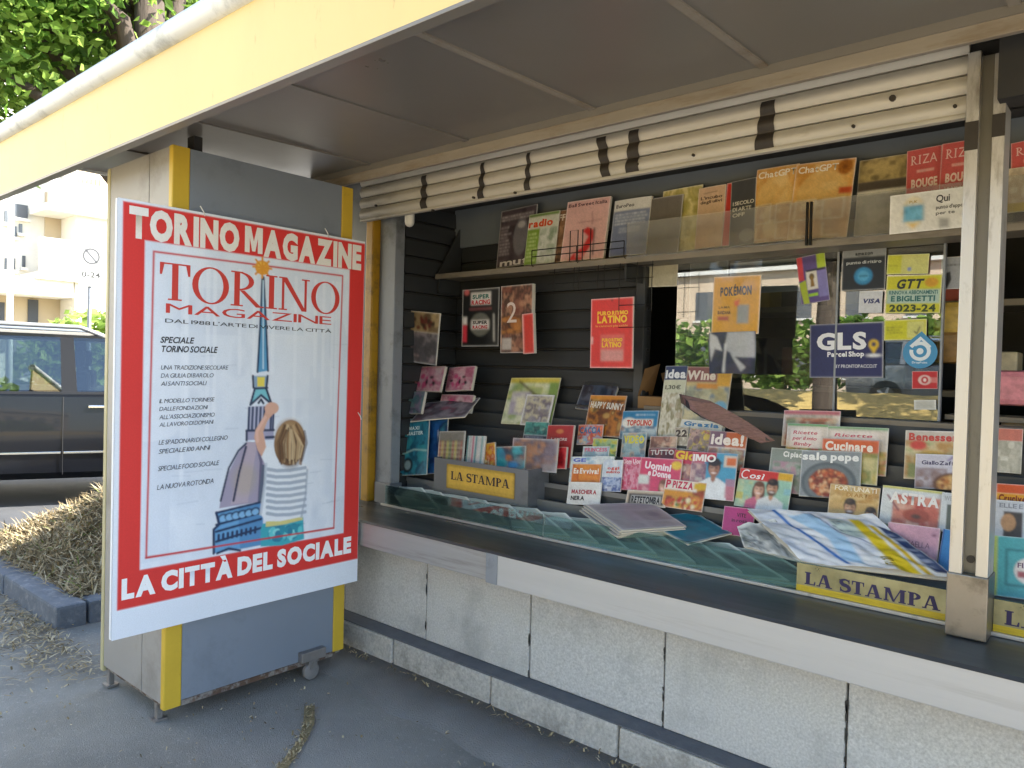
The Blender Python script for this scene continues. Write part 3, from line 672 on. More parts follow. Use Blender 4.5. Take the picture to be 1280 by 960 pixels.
P.rect(0.015, 0.006, 1, VB, '#d8342f')
IU0 = uv(*zz(218, 260))[0]; IU1 = uv(*zz(1125, 400))[0]; IV0 = (uv(*zz(218, 256))[1]+uv(*zz(1125, 378))[1])/2; IV1 = (uv(*zl(185, 818))[1]+uv(*zl(1085, 672))[1])/2
P.rect(IU0, IV0, IU1, IV1, '#dfe6f0')
P.noise(IU0, IV0, IU1, IV1, ['#d4dce8', '#e6ecf4', '#dbe3ee', '#cfd8e4'], 9, 0.8)
for k in range(26):
    g_ = random.Random(k); u = g_.uniform(IU0+.02, IU1-.05); v = g_.uniform(.3, .78); P.line([(u, v), (u+g_.uniform(.02, .09), v+g_.uniform(-.004, .004))], .004, '#b9c4d2', .45)
for k in range(14):
    g_ = random.Random(k+99); u = g_.uniform(IU0+.03, IU1-.03); P.line([(u, .13), (u+.004, g_.uniform(.3, .75))], .014, '#eef3fa', .5)
# inner frame line
fr = UV(zz(256, 300), zz(1095, 408), zl(1058, 640), zl(222, 772)); P.line(fr+[fr[0]], .0065, '#c93a38')
# spire and dome
def Q(f, *pts): return UV(*[f(*p) for p in pts])
P.poly(Q(zz, (742, 410), (752, 560), (764, 830), (715, 838), (732, 560)), '#5b9cc4')
P.line(Q(zz, (738, 420), (730, 600), (717, 835)), .008, '#203a5c'); P.line(Q(zz, (744, 415), (754, 600), (764, 830)), .008, '#203a5c'); P.line(Q(zz, (742, 430), (742, 820)), .005, '#c8e2f0')
P.ell(*uv(*zz(738, 372)), .030, .019, '#e8a238'); P.ell(*uv(*zz(735, 365)), .016, .011, '#f4c455')
for a_ in range(8):
    t = a_*math.tau/8; cx_, cy_ = uv(*zz(738, 372)); P.line([(cx_, cy_), (cx_+.038*math.cos(t), cy_+.026*math.sin(t))], .008, '#e39a30')
P.poly(Q(zk, (280, 0), (350, 0), (345, 65), (285, 65)), '#8aa6c0'); P.poly(Q(zk, (297, 5), (338, 5), (335, 55), (298, 55)), '#ecd75c')
P.poly(Q(zk, (290, 65), (348, 65), (372, 140), (318, 105), (262, 150)), '#7fc4cf')
P.line(Q(zk, (275, 0), (278, 60)), .009, '#23324e'); P.line(Q(zk, (352, 0), (346, 62)), .009, '#23324e'); P.line(Q(zk, (285, 66), (350, 62)), .008, '#23324e')
P.line(Q(zk, (345, 66), (372, 145)), .009, '#23324e'); P.line(Q(zk, (285, 66), (262, 150), (318, 100), (372, 145)), .009, '#2a3a58'); P.line(Q(zk, (305, 140), (318, 122), (330, 142)), .009, '#23324e')
P.poly(Q(zk, (258, 160), (385, 150), (385, 280), (250, 285)), '#b7b9d0')
for x in (256, 275, 296, 316, 336, 372, 384): P.line(Q(zk, (x, 165), (x-4, 280)), .009, '#33405f')
P.poly(Q(zk, (243, 285), (385, 280), (385, 332), (243, 335)), '#a5a3bd'); P.line(Q(zk, (243, 285), (385, 282)), .009, '#2f3a57'); P.line(Q(zk, (243, 335), (243, 288)), .009, '#2f3a57'); P.line(Q(zk, (345, 320), (385, 318)), .010, '#2f3a57')
P.poly(Q(zk, (245, 345), (330, 345), (350, 450), (350, 650), (100, 690), (108, 640), (150, 500), (200, 400)), '#a69db2')
P.poly(Q(zk, (245, 345), (300, 345), (250, 660), (160, 670), (200, 480)), '#b9a9b6'); P.ell(*uv(*zk(235, 540)), .05, .04, '#b3a87c', .35, .03)
P.line(Q(zk, (240, 352), (200, 390), (150, 480), (125, 580), (108, 650)), .008, '#2c3350'); P.line(Q(zk, (240, 370), (205, 500), (175, 650)), .009, '#2c3350'); P.line(Q(zk, (300, 360), (320, 450), (310, 650)), .012, '#6b6480')
P.poly(Q(zk, (325, 460), (352, 470), (340, 700), (300, 690), (315, 560)), '#5b6478')
P.poly(Q(zk, (85, 712), (330, 655), (330, 880), (75, 925), (75, 800), (100, 780)), '#6aa3d0'); P.poly(Q(zk, (200, 690), (330, 660), (330, 880), (210, 905)), '#4f86b8', .7)
for y_ in (0, 62, 98, 150): P.line(Q(zk, (85, 714+y_), (320, 658+y_*0.9)), .009, '#1f3358')
for j in range(6): P.ell(*uv(*zk(120+j*34, 738-j*7)), .020, .010, '#1f3358', .8); P.ell(*uv(*zk(120+j*34, 744-j*7)), .014, .008, '#86b8de')
for j in range(9): P.line(Q(zk, (98+j*24, 830-j*5), (97+j*24, 856-j*5)), .010, '#1f3358')
P.line(Q(zk, (85, 714), (100, 775), (72, 800), (72, 925)), .010, '#1f3358'); P.line(Q(zk, (90, 925), (150, 900), (210, 910)), .009, '#1f3358')
# child seen from behind: shorts, shirt, arm, hair
P.poly(Q(zk, (330, 770), (540, 738), (545, 850), (430, 885), (318, 890), (318, 800)), '#3fa9b8')
P.dots(*uv(*zk(440, 815)), .075, .016, ['#2f8fa5', '#62c9cf', '#2a7f9c', '#8ad9dc'], 60, .014, 5)
P.poly(Q(zk, (345, 760), (535, 728), (538, 750), (440, 775), (345, 788)), '#d9cf86')
P.poly(Q(zk, (340, 370), (385, 375), (430, 420), (520, 430), (570, 480), (560, 560), (545, 700), (530, 735), (420, 758), (345, 758), (316, 720), (340, 560), (345, 470), (320, 420)), '#e9edf2')
P.line(Q(zk, (560, 490), (552, 620), (530, 735)), .01, '#b0b9c6', .8)
for j in range(8):
    y_ = 478+j*33; P.line(Q(zk, (352, y_+8), (400, y_+16), (470, y_+14), (550, y_)), .013, '#9aa6b6', .8)
P.line(Q(zk, (345, 460), (340, 560), (318, 720)), .012, '#c5ccd6', .8)
P.poly(Q(zk, (350, 160), (388, 150), (392, 185), (352, 235), (330, 290), (345, 370), (322, 420), (300, 385), (282, 320), (290, 280), (330, 215)), '#d9aa94'); P.line(Q(zk, (340, 215), (296, 290), (300, 340)), .012, '#e6bca8', .8)
P.ell(*uv(*zk(374, 168)), .030, .016, '#dcae98')
P.ell(*uv(*zk(470, 348)), .070, .062, '#8a6a4a'); P.ell(*uv(*zk(466, 300)), .055, .036, '#b08f68', .9, .03); P.ell(*uv(*zk(478, 405)), .05, .036, '#5e4330', .9, .03)
for j in range(34):
    g_ = random.Random(j); x_ = g_.uniform(402, 548); P.line(Q(zk, (468+(x_-468)*.45, 250+g_.uniform(0, 50)), (x_, 330+g_.uniform(0, 40)), (470+(x_-470)*.8, 420+g_.uniform(0, 40))), .008, g_.choice(['#c3a57c', '#6d4f36', '#a98258', '#4d3526', '#d6bd95']), .75)
P.line(Q(zk, (545, 290), (556, 350), (530, 440)), .012, '#4a3326', .6)
P.line(Q(zk, (345, 790), (545, 770)), .003, '#2a6f86', .5)
P.line([(lambda a: (a[0], a[1]))(uv(*zl(222, 772))), uv(*zl(1058, 640))], .0065, '#c93a38')
# lettering
def at(f, x, y): return uv(*f(x, y))
RED, INK = '#cf3f35', '#23262e'
def put_text(s_, f, x0, y0, x1, ytop, c, bold, slant=0.0, ang=0.0, f2=None):
    """baseline start (x0,y0), right end x1, capital top ytop in crop coordinates of the photograph"""
    a_, b_ = uv(*f(x0, y0)), uv(*f(x1, y0)); t_ = uv(*f(x0, ytop)); P.t(s_, a_[0], a_[1], a_[1]-t_[1], c, bold, b_[0]-a_[0], ang, slant)
put_text('TORINO MAGAZINE', zz, 146, 226, 1180, 94, '#ece7df', 3); put_text('LA CITTÀ DEL SOCIALE', zl, 112, 955, 1130, 868, '#f4f4f4', 3)
a_ = uv(*zz(280, 512)); b_ = uv(*zz(1080, 570)); t_ = uv(*zz(280, 345))
P.ts('TORINO', a_[0], a_[1], a_[1]-t_[1], RED, b_[0]-a_[0], w=0.15, t=0.06, sl=0.09, sh=0.04, gap=0.05)
put_text('MAGAZINE', zz, 308, 572, 1045, 530, RED, 0); put_text("DAL 1988 L'ARTE DI VIVERE LA CITTÀ", zz, 305, 615, 1045, 598, INK, 0)
GI = '#4a4e58'
put_text('SPECIALE', zz, 283, 705, 435, 678, INK, 1, .25, 1); put_text('TORINO SOCIALE', zz, 285, 746, 535, 718, INK, 1, .25, 1)
for s_, x0, y0, x1, yt, f in (('UNA TRADIZIONE SECOLARE', 285, 825, 585, 806, zz), ('DA GIULIA DI BAROLO', 285, 861, 520, 842, zz), ('AI SANTI SOCIALI', 285, 897, 490, 878, zz), ('IL MODELLO TORINESE', 278, 85, 525, 67, zl), ('DALLE FONDAZIONI', 278, 120, 495, 102, zl), ("ALL'ASSOCIAZIONISMO", 278, 157, 525, 138, zl), ('AL LAVORO DI DOMANI', 278, 190, 520, 172, zl),
                          ('LE SPADONARI DI COLLEGNO', 275, 270, 583, 250, zl), ('SPECIALE 100 ANNI', 275, 310, 505, 290, zl), ('SPECIALE FOOD SOCIALE', 272, 387, 545, 366, zl), ('LA NUOVA ROTONDA', 268, 470, 520, 448, zl)):
    put_text(s_, f, x0, y0, x1, yt, GI, 0, .22, 1)
P.fold(0.035, 4)
PO = empty('magazine_poster', (PX, (py0+py1)/2, pz0), 'large red and white magazine poster with child painting a domed tower, hung on cabinet', 'poster')
Mx = Matrix(((0, -1, 0), (1, 0, 0), (0, 0, 1)))     # local x -> world +Y, local y -> world -X
pb = MB(); P.emit(pb, bow=lambda u, v: -0.003*math.sin(3*v+2*u)-0.002*math.sin(7*u+v)*(1 if v > .5 else .5)*math.sin(min(1, max(0, u))*math.pi))
pv = np.array(pb.v); pb.v = [(PX-y, (py0+py1)/2+x, z+pz0) for x, y, z in pv]
pb.build('printed_sheet', PRINT_MATTE, PO, smooth=True, fixn=False)
fbox('backing_board', PX-0.027, PX-0.012, py0, py1, pz0, pz1, WHITEB, PO, 0.002)
for (px, py) in [(253, 264), (408, 291), (449, 520)]:
    c = on((px, py), 0, PX); MB().tube([(PX+0.004, c[1]-.012, c[2]+.02), (PX+0.012, c[1], c[2]-.004), (PX+0.004, c[1]+.01, c[2]-.02)], 0.0025, 6).build('cable_tie', WHITEP, PO)
# ------------------------------------------------------------------ printed matter on the upper shelf
def A(x, y, w, h, sk=0): return [(x, y), (x+w, y), (x+w-sk, y+h), (x-sk, y+h)]
US = dict(Y=3.285, tilt=9)
magazine([(610, 271), (655, 262), (664, 329), (621, 336)], 'black and grey magazine leaning at the left end of upper shelf', lambda p: (p.rect(0, 0, 1, 1, '#3b3238'), p.noise(0, 0, 1, 1, ['#2a2226', '#5b4f55', '#3b3036'], 6, .7), p.ell(.62, .5, .2, .32, '#6d6a70'), p.ell(.62, .3, .1, .06, '#a5a2a6'), p.blurb(.04, .1, .95, .2, '#bdb6ba', 2), p.blurb(.04, .28, .35, .8, '#a59da3', 9), p.t('mut', .1, .98, .12, '#c9c4c2', 1, .8)), **US)
magazine([(649, 273), (687, 267), (692, 328), (655, 332)], 'white and green radio magazine on the upper shelf', lambda p: (p.rect(0, 0, 1, 1, '#cfd0c4'), p.rect(0, .3, .42, 1, '#7fa03c'), p.noise(.42, .3, 1, 1, ['#aab8a8', '#d5d8d4', '#7f947a'], 5), p.blurb(.05, .36, .38, .95, '#c9dba0', 8), p.rect(0, 0, 1, .06, '#6e8a4a'), p.t('radio', .02, .26, .14, '#e0562a', 2, .8)), dy=-.006, **US)
magazine([(684, 268), (714, 263), (718, 326), (690, 328)], 'brown magazine half hidden behind the pink book on upper shelf', lambda p: (p.rect(0, 0, 1, 1, '#8f6a52'), p.noise(0, .3, 1, 1, ['#7a5a45', '#b08a6c', '#47372e'], 4), p.t('FF', .1, .2, .12, '#e6dcd2', 1)), dy=.012, **US)
magazine([(693, 257), (747, 251), (753, 322), (701, 328)], 'pale pink book with a red figure on upper shelf', lambda p: (p.rect(0, 0, 1, 1, '#dcb0ad'), p.poly([(.18, 1), (.3, .88), (.48, .8), (.6, .62), (.44, .52), (.56, .46), (.7, .52), (.72, .66), (.66, .8), (.5, 1)], '#cf3232'), p.line([(.72, .5), (.75, .92)], .03, '#4a3a3a'), p.line([(.62, .22), (.66, .42)], .015, '#9a6a6c'), p.line([(.3, .38), (.85, .36)], .012, '#a87478'), p.blurb(.35, .88, .75, .96, '#efd7d2', 2), p.t('Ball Sweet Italia', .04, .1, .055, '#4a2c3c', 1, .9)), th=.016, dy=-.012, **US)
magazine([(757, 254), (802, 249), (807, 316), (761, 322)], 'slate blue book with white head band on upper shelf', lambda p: (p.rect(0, 0, 1, 1, '#7a84a3'), p.rect(0, 0, 1, .2, '#d9d8d6'), p.blurb(.06, .24, .95, .46, '#d7dbe6', 4), p.blurb(.2, .5, .8, .6, '#c2c8d8', 3), p.rect(0, .86, 1, 1, '#6a7396'), p.t('EuroPeo', .06, .14, .06, '#3a3a42', 1, .5)), th=.014, dy=-.004, **US)
magazine([(815, 243), (868, 234), (870, 312), (825, 318)], 'yellow-green leaf-patterned book behind the clear shelf lip', lambda p: (p.noise(0, 0, 1, 1, ['#c9bb72', '#e0d49a', '#a49a52', '#d8c98a'], 7),), dy=.02, **US)
magazine([(801, 252), (841, 246), (848, 316), (804, 321)], 'plain dark grey folder standing behind the clear shelf lip', lambda p: (p.rect(0, 0, 1, 1, '#6f6963'), p.fold(.15)), **US)
magazine([(867, 238), (900, 232), (902, 308), (868, 312)], 'beige paperback with dark title behind the shelf lip', lambda p: (p.rect(0, 0, 1, 1, '#d2b193'), p.t("L'incubo", .1, .2, .05, '#4a3a30', 1, .8), p.t('degli ulivi', .1, .27, .05, '#4a3a30', 1, .8), p.line([(.2, .1), (.7, .09)], .02, '#8a6a54')), dy=-.003, **US)
magazine([(898, 232), (910, 230), (913, 307), (902, 308)], 'narrow red book spine between beige and charcoal books', lambda p: (p.rect(0, 0, 1, 1, '#c23a30'),), th=.02, nx=10, **US)
magazine([(909, 230), (940, 222), (942, 305), (911, 308)], 'charcoal book with white capitals left of orange magazines', lambda p: (p.rect(0, 0, 1, 1, '#4a4a4c'), p.t('1 SECOLO', .1, .38, .055, '#e2ddd4', 1, .85), p.t('DI ARTE', .1, .47, .055, '#e2ddd4', 1, .75), p.t('OFF', .1, .56, .055, '#e2ddd4', 1, .5), p.ell(.7, .86, .3, .1, '#77767a')), dy=-.006, **US)
def gpt(p, full):
    p.noise(0, 0, 1, 1, ['#cf9444', '#e0b068', '#c98a3c', '#e6c48a'], 4); p.ell(.5, .42, .42, .3, '#e3c07c', .6); p.noise(0, .5, 1, 1, ['#d8b690', '#b99a80', '#e8d2b0'], 5, .8)
    p.t('ChatGPT', .05, .13, .085, '#f2e8d8', 1, .68 if full else .9)
    for (a, b) in ((.08, .5), (.55, .5)):
        p.line([(a, b), (a+.34, b-.01), (a+.34, b+.24), (a, b+.25), (a, b)], .02, '#f4ead6', .8); p.line([(a+.04, b+.3), (a+.04, b+.46), (a+.3, b+.46)], .02, '#f4ead6', .8)
    if full:
        p.ell(.84, .1, .125, .1, '#b8742a')
        for k in range(6):
            t = k*math.tau/6; c_, s_ = math.cos(t), math.sin(t); q = [(.84+.11*(c_*r-s_*o), .1+.085*(s_*r+c_*o)) for r, o in ((.95, .25), (.6, .55), (.05, .35), (-.1, -.15))]; p.line(q, .02, '#7a4416')
        p.rect(.78, .36, 1, .44, '#c4502a')
magazine([(935, 215), (988, 207), (990, 300), (938, 305)], 'orange magazine half covered by its twin on upper shelf', lambda p: gpt(p, False), **US)
magazine([(981, 208), (1058, 200), (1056, 296), (985, 301)], 'orange magazine with dark knot emblem on upper shelf, fully seen', lambda p: gpt(p, True), dy=-.012, **US)
magazine([(1070, 202), (1130, 193), (1130, 290), (1066, 296)], 'grey and gold boxed set beside the coral magazines', lambda p: (p.rect(0, 0, 1, 1, '#9a938a'), p.noise(0, 0, 1, .3, ['#8a7a52', '#c2ac74', '#6f6142'], 8), p.rect(0, .3, 1, .42, '#5a5048'), p.rect(0, .42, 1, .47, '#e6e2da'), p.noise(0, .47, 1, 1, ['#8f8c86', '#a9a59c'], 12)), dy=.03, th=.03, **US)
def riza(p): p.rect(0, 0, 1, 1, '#cf5f5c'); p.ts('RI', .12, .22, .13, '#eec9c2', .3, w=.16, t=.07); p.t('ZA', .46, .22, .13, '#eec9c2', 0, .42); p.t('BOUGE', .15, .55, .12, '#f2d6ce', 2, .75); p.t('LE RISORSE', .15, .68, .055, '#f2d6ce', 1, .7); p.blurb(.15, .72, .85, .96, '#f0cfc6', 5); p.rect(.3, .3, .8, .34, '#e6aaa2')
magazine([(1129, 190), (1174, 182), (1174, 270), (1132, 276)], 'coral magazine, left of two twins on upper shelf by pillar', riza, **US)
magazine([(1170, 181), (1218, 175), (1218, 264), (1172, 270)], 'coral magazine, right of two twins touching the pillar', riza, dy=-.012, **US)
magazine([(1262, 180), (1316, 170), (1318, 250), (1264, 258)], 'coral magazine on upper shelf right of the pillar', riza, **US)
magazine([(1256, 212), (1300, 206), (1300, 262), (1258, 266)], 'pale beige magazine on the upper shelf right of the pillar', lambda p: (p.noise(0, 0, 1, 1, ['#d8c9b4', '#c2b09a', '#e6dccb'], 4), p.rect(0, .8, 1, 1, '#b8a24a')), dy=-.02, **US)
def qui(p):
    p.rect(0, 0, 1, 1, '#dddcd8'); p.ell(.29, .48, .13, .36, '#e6cf8a'); p.ell(.29, .46, .11, .3, '#dedcd4'); p.rect(.17, .32, .41, .72, '#3f95c4'); p.noise(.17, .32, .41, .72, ['#3584b8', '#78bddc', '#2f78aa'], 6, .8); p.poly([(.25, .8), (.33, .8), (.29, .92)], '#dcb446'); p.t('PUK', .24, .26, .07, '#b09a5a', 1, .1)
    p.t('Qui', .56, .3, .17, '#2d2f33', 1, .16); p.t("punto d'appoggio", .56, .48, .09, '#3a3c40', 1, .42); p.t('per te', .56, .62, .08, '#55585c', 1, .22); p.rect(.60, .72, .72, .96, '#9a9a98')
plate([(1107, 247), (1215, 231), (1216, 284), (1113, 292)], 'white card with a blue badge fixed to the shelf lip', qui, 3.190, 'shelf_card', 'card')
# ------------------------------------------------------------------ things hung below the shelf
def toy(p):
    p.rect(0, 0, 1, 1, '#191a1b'); p.rect(.24, .06, .78, .28, '#d8d4d2'); p.t('SUPER', .28, .17, .07, '#2f6f66', 2, .46); p.t('RACING', .26, .27, .075, '#c42f3a', 2, .5); p.rect(.2, .33, .8, .37, '#7d4a4c'); p.ell(.5, .62, .27, .2, '#6f7069'); p.rect(.26, .54, .74, .7, '#d5d1cf'); p.t('SUPER', .3, .61, .055, '#3a3a3a', 2, .4); p.t('RACING', .3, .69, .055, '#c42f3a', 2, .4)
    p.rect(.02, .48, .14, .62, '#d9d5d3'); p.rect(.02, .62, .14, .92, '#d23a4a'); p.line([(.86, .46), (.88, .9)], .04, '#b8b6b0'); p.ell(.12, .05, .07, .05, '#d06a6a')
plate([(576, 362), (622, 360), (623, 432), (577, 434)], 'black toy blister card with red and white stickers hanging under shelf', toy, 3.26, 'toy_card', 'toy pack', th=.02, mat_=BLACK)
plate([(621, 358), (661, 356), (664, 440), (626, 442)], 'brown and orange sticker packs bundle hanging under the shelf', lambda p: (p.noise(0, 0, 1, 1, ['#4a2a22', '#8a5a48', '#2d1c1a', '#b8876c', '#6b342a'], 9), p.noise(0, .45, .7, .72, ['#a8642a', '#3b201a', '#c98440'], 8, .8), p.rect(.05, .78, .35, .95, '#b8b0ac'), p.t('2', .2, .55, .3, '#d9c9c2', 0)), 3.25, 'sticker_bundle', 'sticker packs', th=.025)
plate([(649, 393), (663, 392), (668, 441), (654, 443)], 'slim red box hanging beside the sticker packs', lambda p: (p.rect(0, 0, 1, 1, '#c8372c'), p.rect(0, 0, .12, 1, '#dfa09a')), 3.235, 'slim_box', 'box', th=.02, nx=12)
def latino(p):
    p.rect(0, 0, 1, 1, '#d3312c'); p.t('PURO RITMO', .16, .24, .055, '#f0c22e', 2, .72); p.t('LATINO', .16, .35, .10, '#f0c22e', 2, .7); p.t('le canzoni piu calde', .12, .41, .03, '#e89a4a', 1, .76); p.rect(.24, .52, .80, .90, '#d9746c', .6); p.rect(.26, .74, .78, .9, '#c99a96', .7); p.t('PURO RITMO', .28, .62, .045, '#f0c22e', 2, .48); p.t('LATINO', .28, .70, .07, '#f0c22e', 2, .46); p.ell(.5, .03, .02, .015, '#3a1010'); p.rect(.02, .55, .06, .65, '#e6c4be')
plate([(738, 373), (792, 372), (790, 459), (738, 461)], 'bright red music card with yellow lettering hanging in the middle', latino, 3.22, 'music_card', 'card', th=.008)
# bag with yellow header card and folded navy cloth
def hdr(p):
    p.rect(0, 0, 1, 1, '#d69a1c'); p.t('POKÉMON', .16, .34, .15, '#38373c', 2, .66, 2); p.t('LA MIA', .14, .56, .04, '#6a4a12', 1, .24); p.t('BANDANA', .12, .66, .06, '#5a3a10', 2, .28); p.rect(.12, .70, .36, .77, '#a8423a'); p.rect(.54, .5, .78, .82, '#8f959c'); p.poly([(.46, .44), (.58, .4), (.56, .52), (.48, .52)], '#d0552e')
pb_ = plate([(893, 346), (952, 344), (948, 417), (889, 417)], 'yellow card topped bag with folded navy and white bandana on hook', hdr, 3.21, 'bandana_bag', 'bag', th=.004)
Mq, wq, hq = frame_from_px([(889, 415), (948, 415), (944, 466), (886, 468)], 3.21, 0)
cl = Print(wq, hq, '#1f2344', 44); cl.noise(0, 0, 1, 1, ['#1d2040', '#2b3058', '#191b36'], 4); cl.poly([(.02, .0), (.2, .1), (.3, .45), (.14, .4), (.04, .7)], '#c9cbd2'); cl.poly([(.42, .0), (.98, .0), (.98, .62), (.6, .6), (.8, .85), (.7, .95), (.5, .5), (.34, .4)], '#b9bcc6'); cl.line([(.38, .3), (.36, .95)], .06, '#d5d6dc')
cm = MB(); cl.emit(cm, bow=lambda u, v: -.012*math.sin(u*math.pi)-.006*math.sin(9*u+5*v)); loc = pb_.matrix_world.inverted() @ Mq; cm.v = [tuple(loc @ Vector(q)) for q in cm.v]; cm.build('folded_cloth', PRINT_MATTE, pb_, smooth=True, fixn=False)
fm = MB(); g2 = 10; vs = []
for j in range(g2):
    for i in range(g2): vs.append((-wq*.56+wq*1.12*i/(g2-1), -.022-.008*random.random(), -hq*1.05+(hq*2.75)*j/(g2-1)))
fm.add(vs, [(j*g2+i, j*g2+i+1, (j+1)*g2+i+1, (j+1)*g2+i) for j in range(g2-1) for i in range(g2-1)]); fm.build('clear_bag', CLEAR, pb_, smooth=True, fixn=False)
plate([(528, 393), (566, 399), (546, 456), (505, 452)], 'beige wrapped booklet hanging on the left slat wall', lambda p: (p.noise(0, 0, 1, .4, ['#8d7656', '#b39a70', '#5a4632'], 6), p.noise(0, .4, 1, 1, ['#57545a', '#8a8186', '#4a474a', '#a58f93'], 7), p.dots(.5, .22, .4, .1, ['#3a2a1e', '#6a2a22'], 24, .05, 3)), 3.07, 'wrapped_booklet', 'booklet', th=.006)
# ------------------------------------------------------------------ heap on the left and the metal box
def pinkpk(p): p.noise(0, 0, 1, 1, ['#d690a8', '#e6bcc8', '#c8698a', '#ead2d8'], 6); p.dots(.45, .6, .33, .22, ['#d23a78', '#2a2426', '#e05a90', '#d8a0b4'], 18, .06, 4)
for q, lb in (([(530, 459), (561, 461), (553, 488), (509, 490)], 'pink toy magazine pack at upper left of the heap'), ([(560, 459), (592, 459), (589, 486), (556, 490)], 'pink toy magazine pack at upper right of the heap'), ([(553, 493), (592, 494), (588, 516), (547, 514)], 'pink toy magazine pack lowest of the heap, right side')):
    magazine(q, lb, pinkpk, tilt=18, th=.02, name='toy_pack', cat='toy pack', film=True, Y=3.10 if q[0][0] < 540 else 3.2, group='pink toy packs')
magazine([(506, 490), (536, 490), (524, 516), (502, 518)], 'teal and lilac toy pack against the left wall', lambda p: p.noise(0, 0, 1, 1, ['#4f7f8a', '#7aa3a8', '#9a86a8', '#39606c'], 5), tilt=18, th=.02, name='toy_pack', cat='toy pack', film=True, Y=3.045)
magazine([(508, 512), (560, 508), (588, 520), (506, 528)], 'grey magazine lying flat on top of the teal comics', lambda p: p.noise(0, 0, 1, 1, ['#6f6a74', '#a39aa6', '#4f4a58', '#b06a80'], 6), tilt=60, Y=3.05)
magazine([(513, 524), (547, 523), (533, 592), (500, 596)], 'teal comic with white title beside the grey post', lambda p: (p.noise(0, 0, 1, 1, ['#1f5f78', '#2f86a0', '#174a66', '#3aa0ac'], 4), p.t('MAXI', .25, .2, .06, '#dfeef0', 2, .4), p.t('MASTER', .2, .29, .06, '#dfeef0', 2, .6), p.line([(.05, .62), (.5, .55), (.95, .58)], .03, '#bfe2d8'), p.ell(.28, .82, .2, .13, '#1c2a33'), p.ell(.28, .82, .12, .08, '#8fa6ac')), Y=3.005, tilt=10)
magazine([(545, 525), (577, 522), (556, 590), (527, 594)], 'deep blue comic just behind the metal box', lambda p: (p.noise(0, 0, 1, 1, ['#1e3f7a', '#2a64a8', '#16305c', '#4aa0b0'], 4),), Y=3.06, tilt=12)
BXM = mat('box_grey_metal', '#787b80', 0.42, 0.35, var=0.07, vscale=3, dirt='#5c5e62', dscale=5, dlow=.58, dhigh=.8)
by0, by1, bx0, bx1, bz0, bz1 = 2.95, 3.125, -3.10, -2.41, 0.905, 1.088
NB = empty('newspaper_box', ((bx0+bx1)/2, by0, bz0), 'open grey metal newspaper box with yellow name plate', 'box')
fbox('front', bx0, bx1, by0, by0+.006, bz0, bz1, BXM, NB, .002); fbox('rear', bx0, bx1, by1-.006, by1, bz0, bz1, BXM, NB, .002)
fbox('side', bx0, bx0+.006, by0+.006, by1-.006, bz0, bz1, BXM, NB); fbox('side', bx1-.006, bx1, by0+.006, by1-.006, bz0, bz1, BXM, NB); fbox('bottom', bx0, bx1, by0, by1, bz0-.008, bz0-.001, BXM, NB)
def stampa_sheet(Wd, Hd, dark, yel, lw=.86, base=.62):
    p = Print(Wd, Hd, yel, 60); p.fold(.06, 5); p.line([(0, .03), (1, .03)], .012, '#5a4a20'); p.line([(0, .99), (1, .99)], .012, '#5a4a20'); p.line([(.005, 0), (.005, 1)], .012, '#5a4a20'); p.line([(.995, 0), (.995, 1)], .012, '#5a4a20'); p.line([(0, .84), (1, .86)], .008, '#7a6528', .7)
    p.ts('LA STAMPA', (1-lw)/2, base, .34, dark, lw, w=.2, t=.085, sl=.07, sh=.085, gap=.07); return p
pw_, ph_ = .50, .135; p = stampa_sheet(pw_, ph_, '#2a2030', '#cda845'); m = MB(); p.emit(m)
m.v = [(x+(-2.745), by0-.003+y, z+.928) for x, y, z in m.v]; m.build('name_plate', PRINT_MATTE, NB, fixn=False)
g_ = random.Random(4)
pk = [([(549, 540), (582, 538), (577, 582), (547, 580)], 'bag of red and yellow sweets sticks in the metal box', lambda p: [p.rect(0, 0, 1, 1, '#8f8c86')]+[p.rect(.04+k*.105, .3, .10+k*.105, 1, c) for k, c in enumerate(['#b8382e', '#d8b03a', '#8a3030', '#c8c23c', '#58803a', '#b23a30', '#d0c04a', '#7a3a48', '#a83434'])]+[p.blurb(.0, .3, 1, .95, '#efe6c8', 5, .5)]),
      ([(583, 545), (604, 545), (604, 588), (580, 586)], 'thin teal and white booklets upright in the metal box', lambda p: [p.rect(0, 0, 1, 1, '#dfe2e4')]+[p.rect(k*.16, 0, k*.16+.08, 1, c) for k, c in enumerate(['#3f9aa0', '#c9ccd0', '#d87a9a', '#5aa6b8', '#e8e8ea', '#8abac4'])]),
      ([(600, 556), (624, 552), (616, 586), (606, 588)], 'orange and yellow pack leaning in the metal box', lambda p: (p.noise(0, 0, 1, 1, ['#d97a2a', '#e8b83a', '#c4501f', '#efe0b0'], 4),)),
      ([(612, 560), (660, 556), (652, 590), (618, 588)], 'bright blue and teal toy pack in the metal box', lambda p: (p.noise(0, 0, 1, 1, ['#2f9ac4', '#4fc0cc', '#35506a', '#c67a3a', '#8f98a0'], 4), p.ell(.3, .7, .2, .2, '#27b0c0'), p.ell(.65, .75, .16, .14, '#3a9fe0'))),
      ([(630, 548), (690, 552), (692, 590), (640, 588)], 'clear grey film wrapped comic at the right of the box', lambda p: (p.noise(0, 0, 1, 1, ['#8a7a8c', '#b8a8b2', '#5f5f78', '#c88a5a', '#a8a4b0'], 5),))]
for i, (q, lb, f) in enumerate(pk): magazine(q, lb, f, Y=3.0+.016*i, tilt=10, th=.01, name='small_pack', cat='pack', film=True, nx=30, group='packs in the metal box')
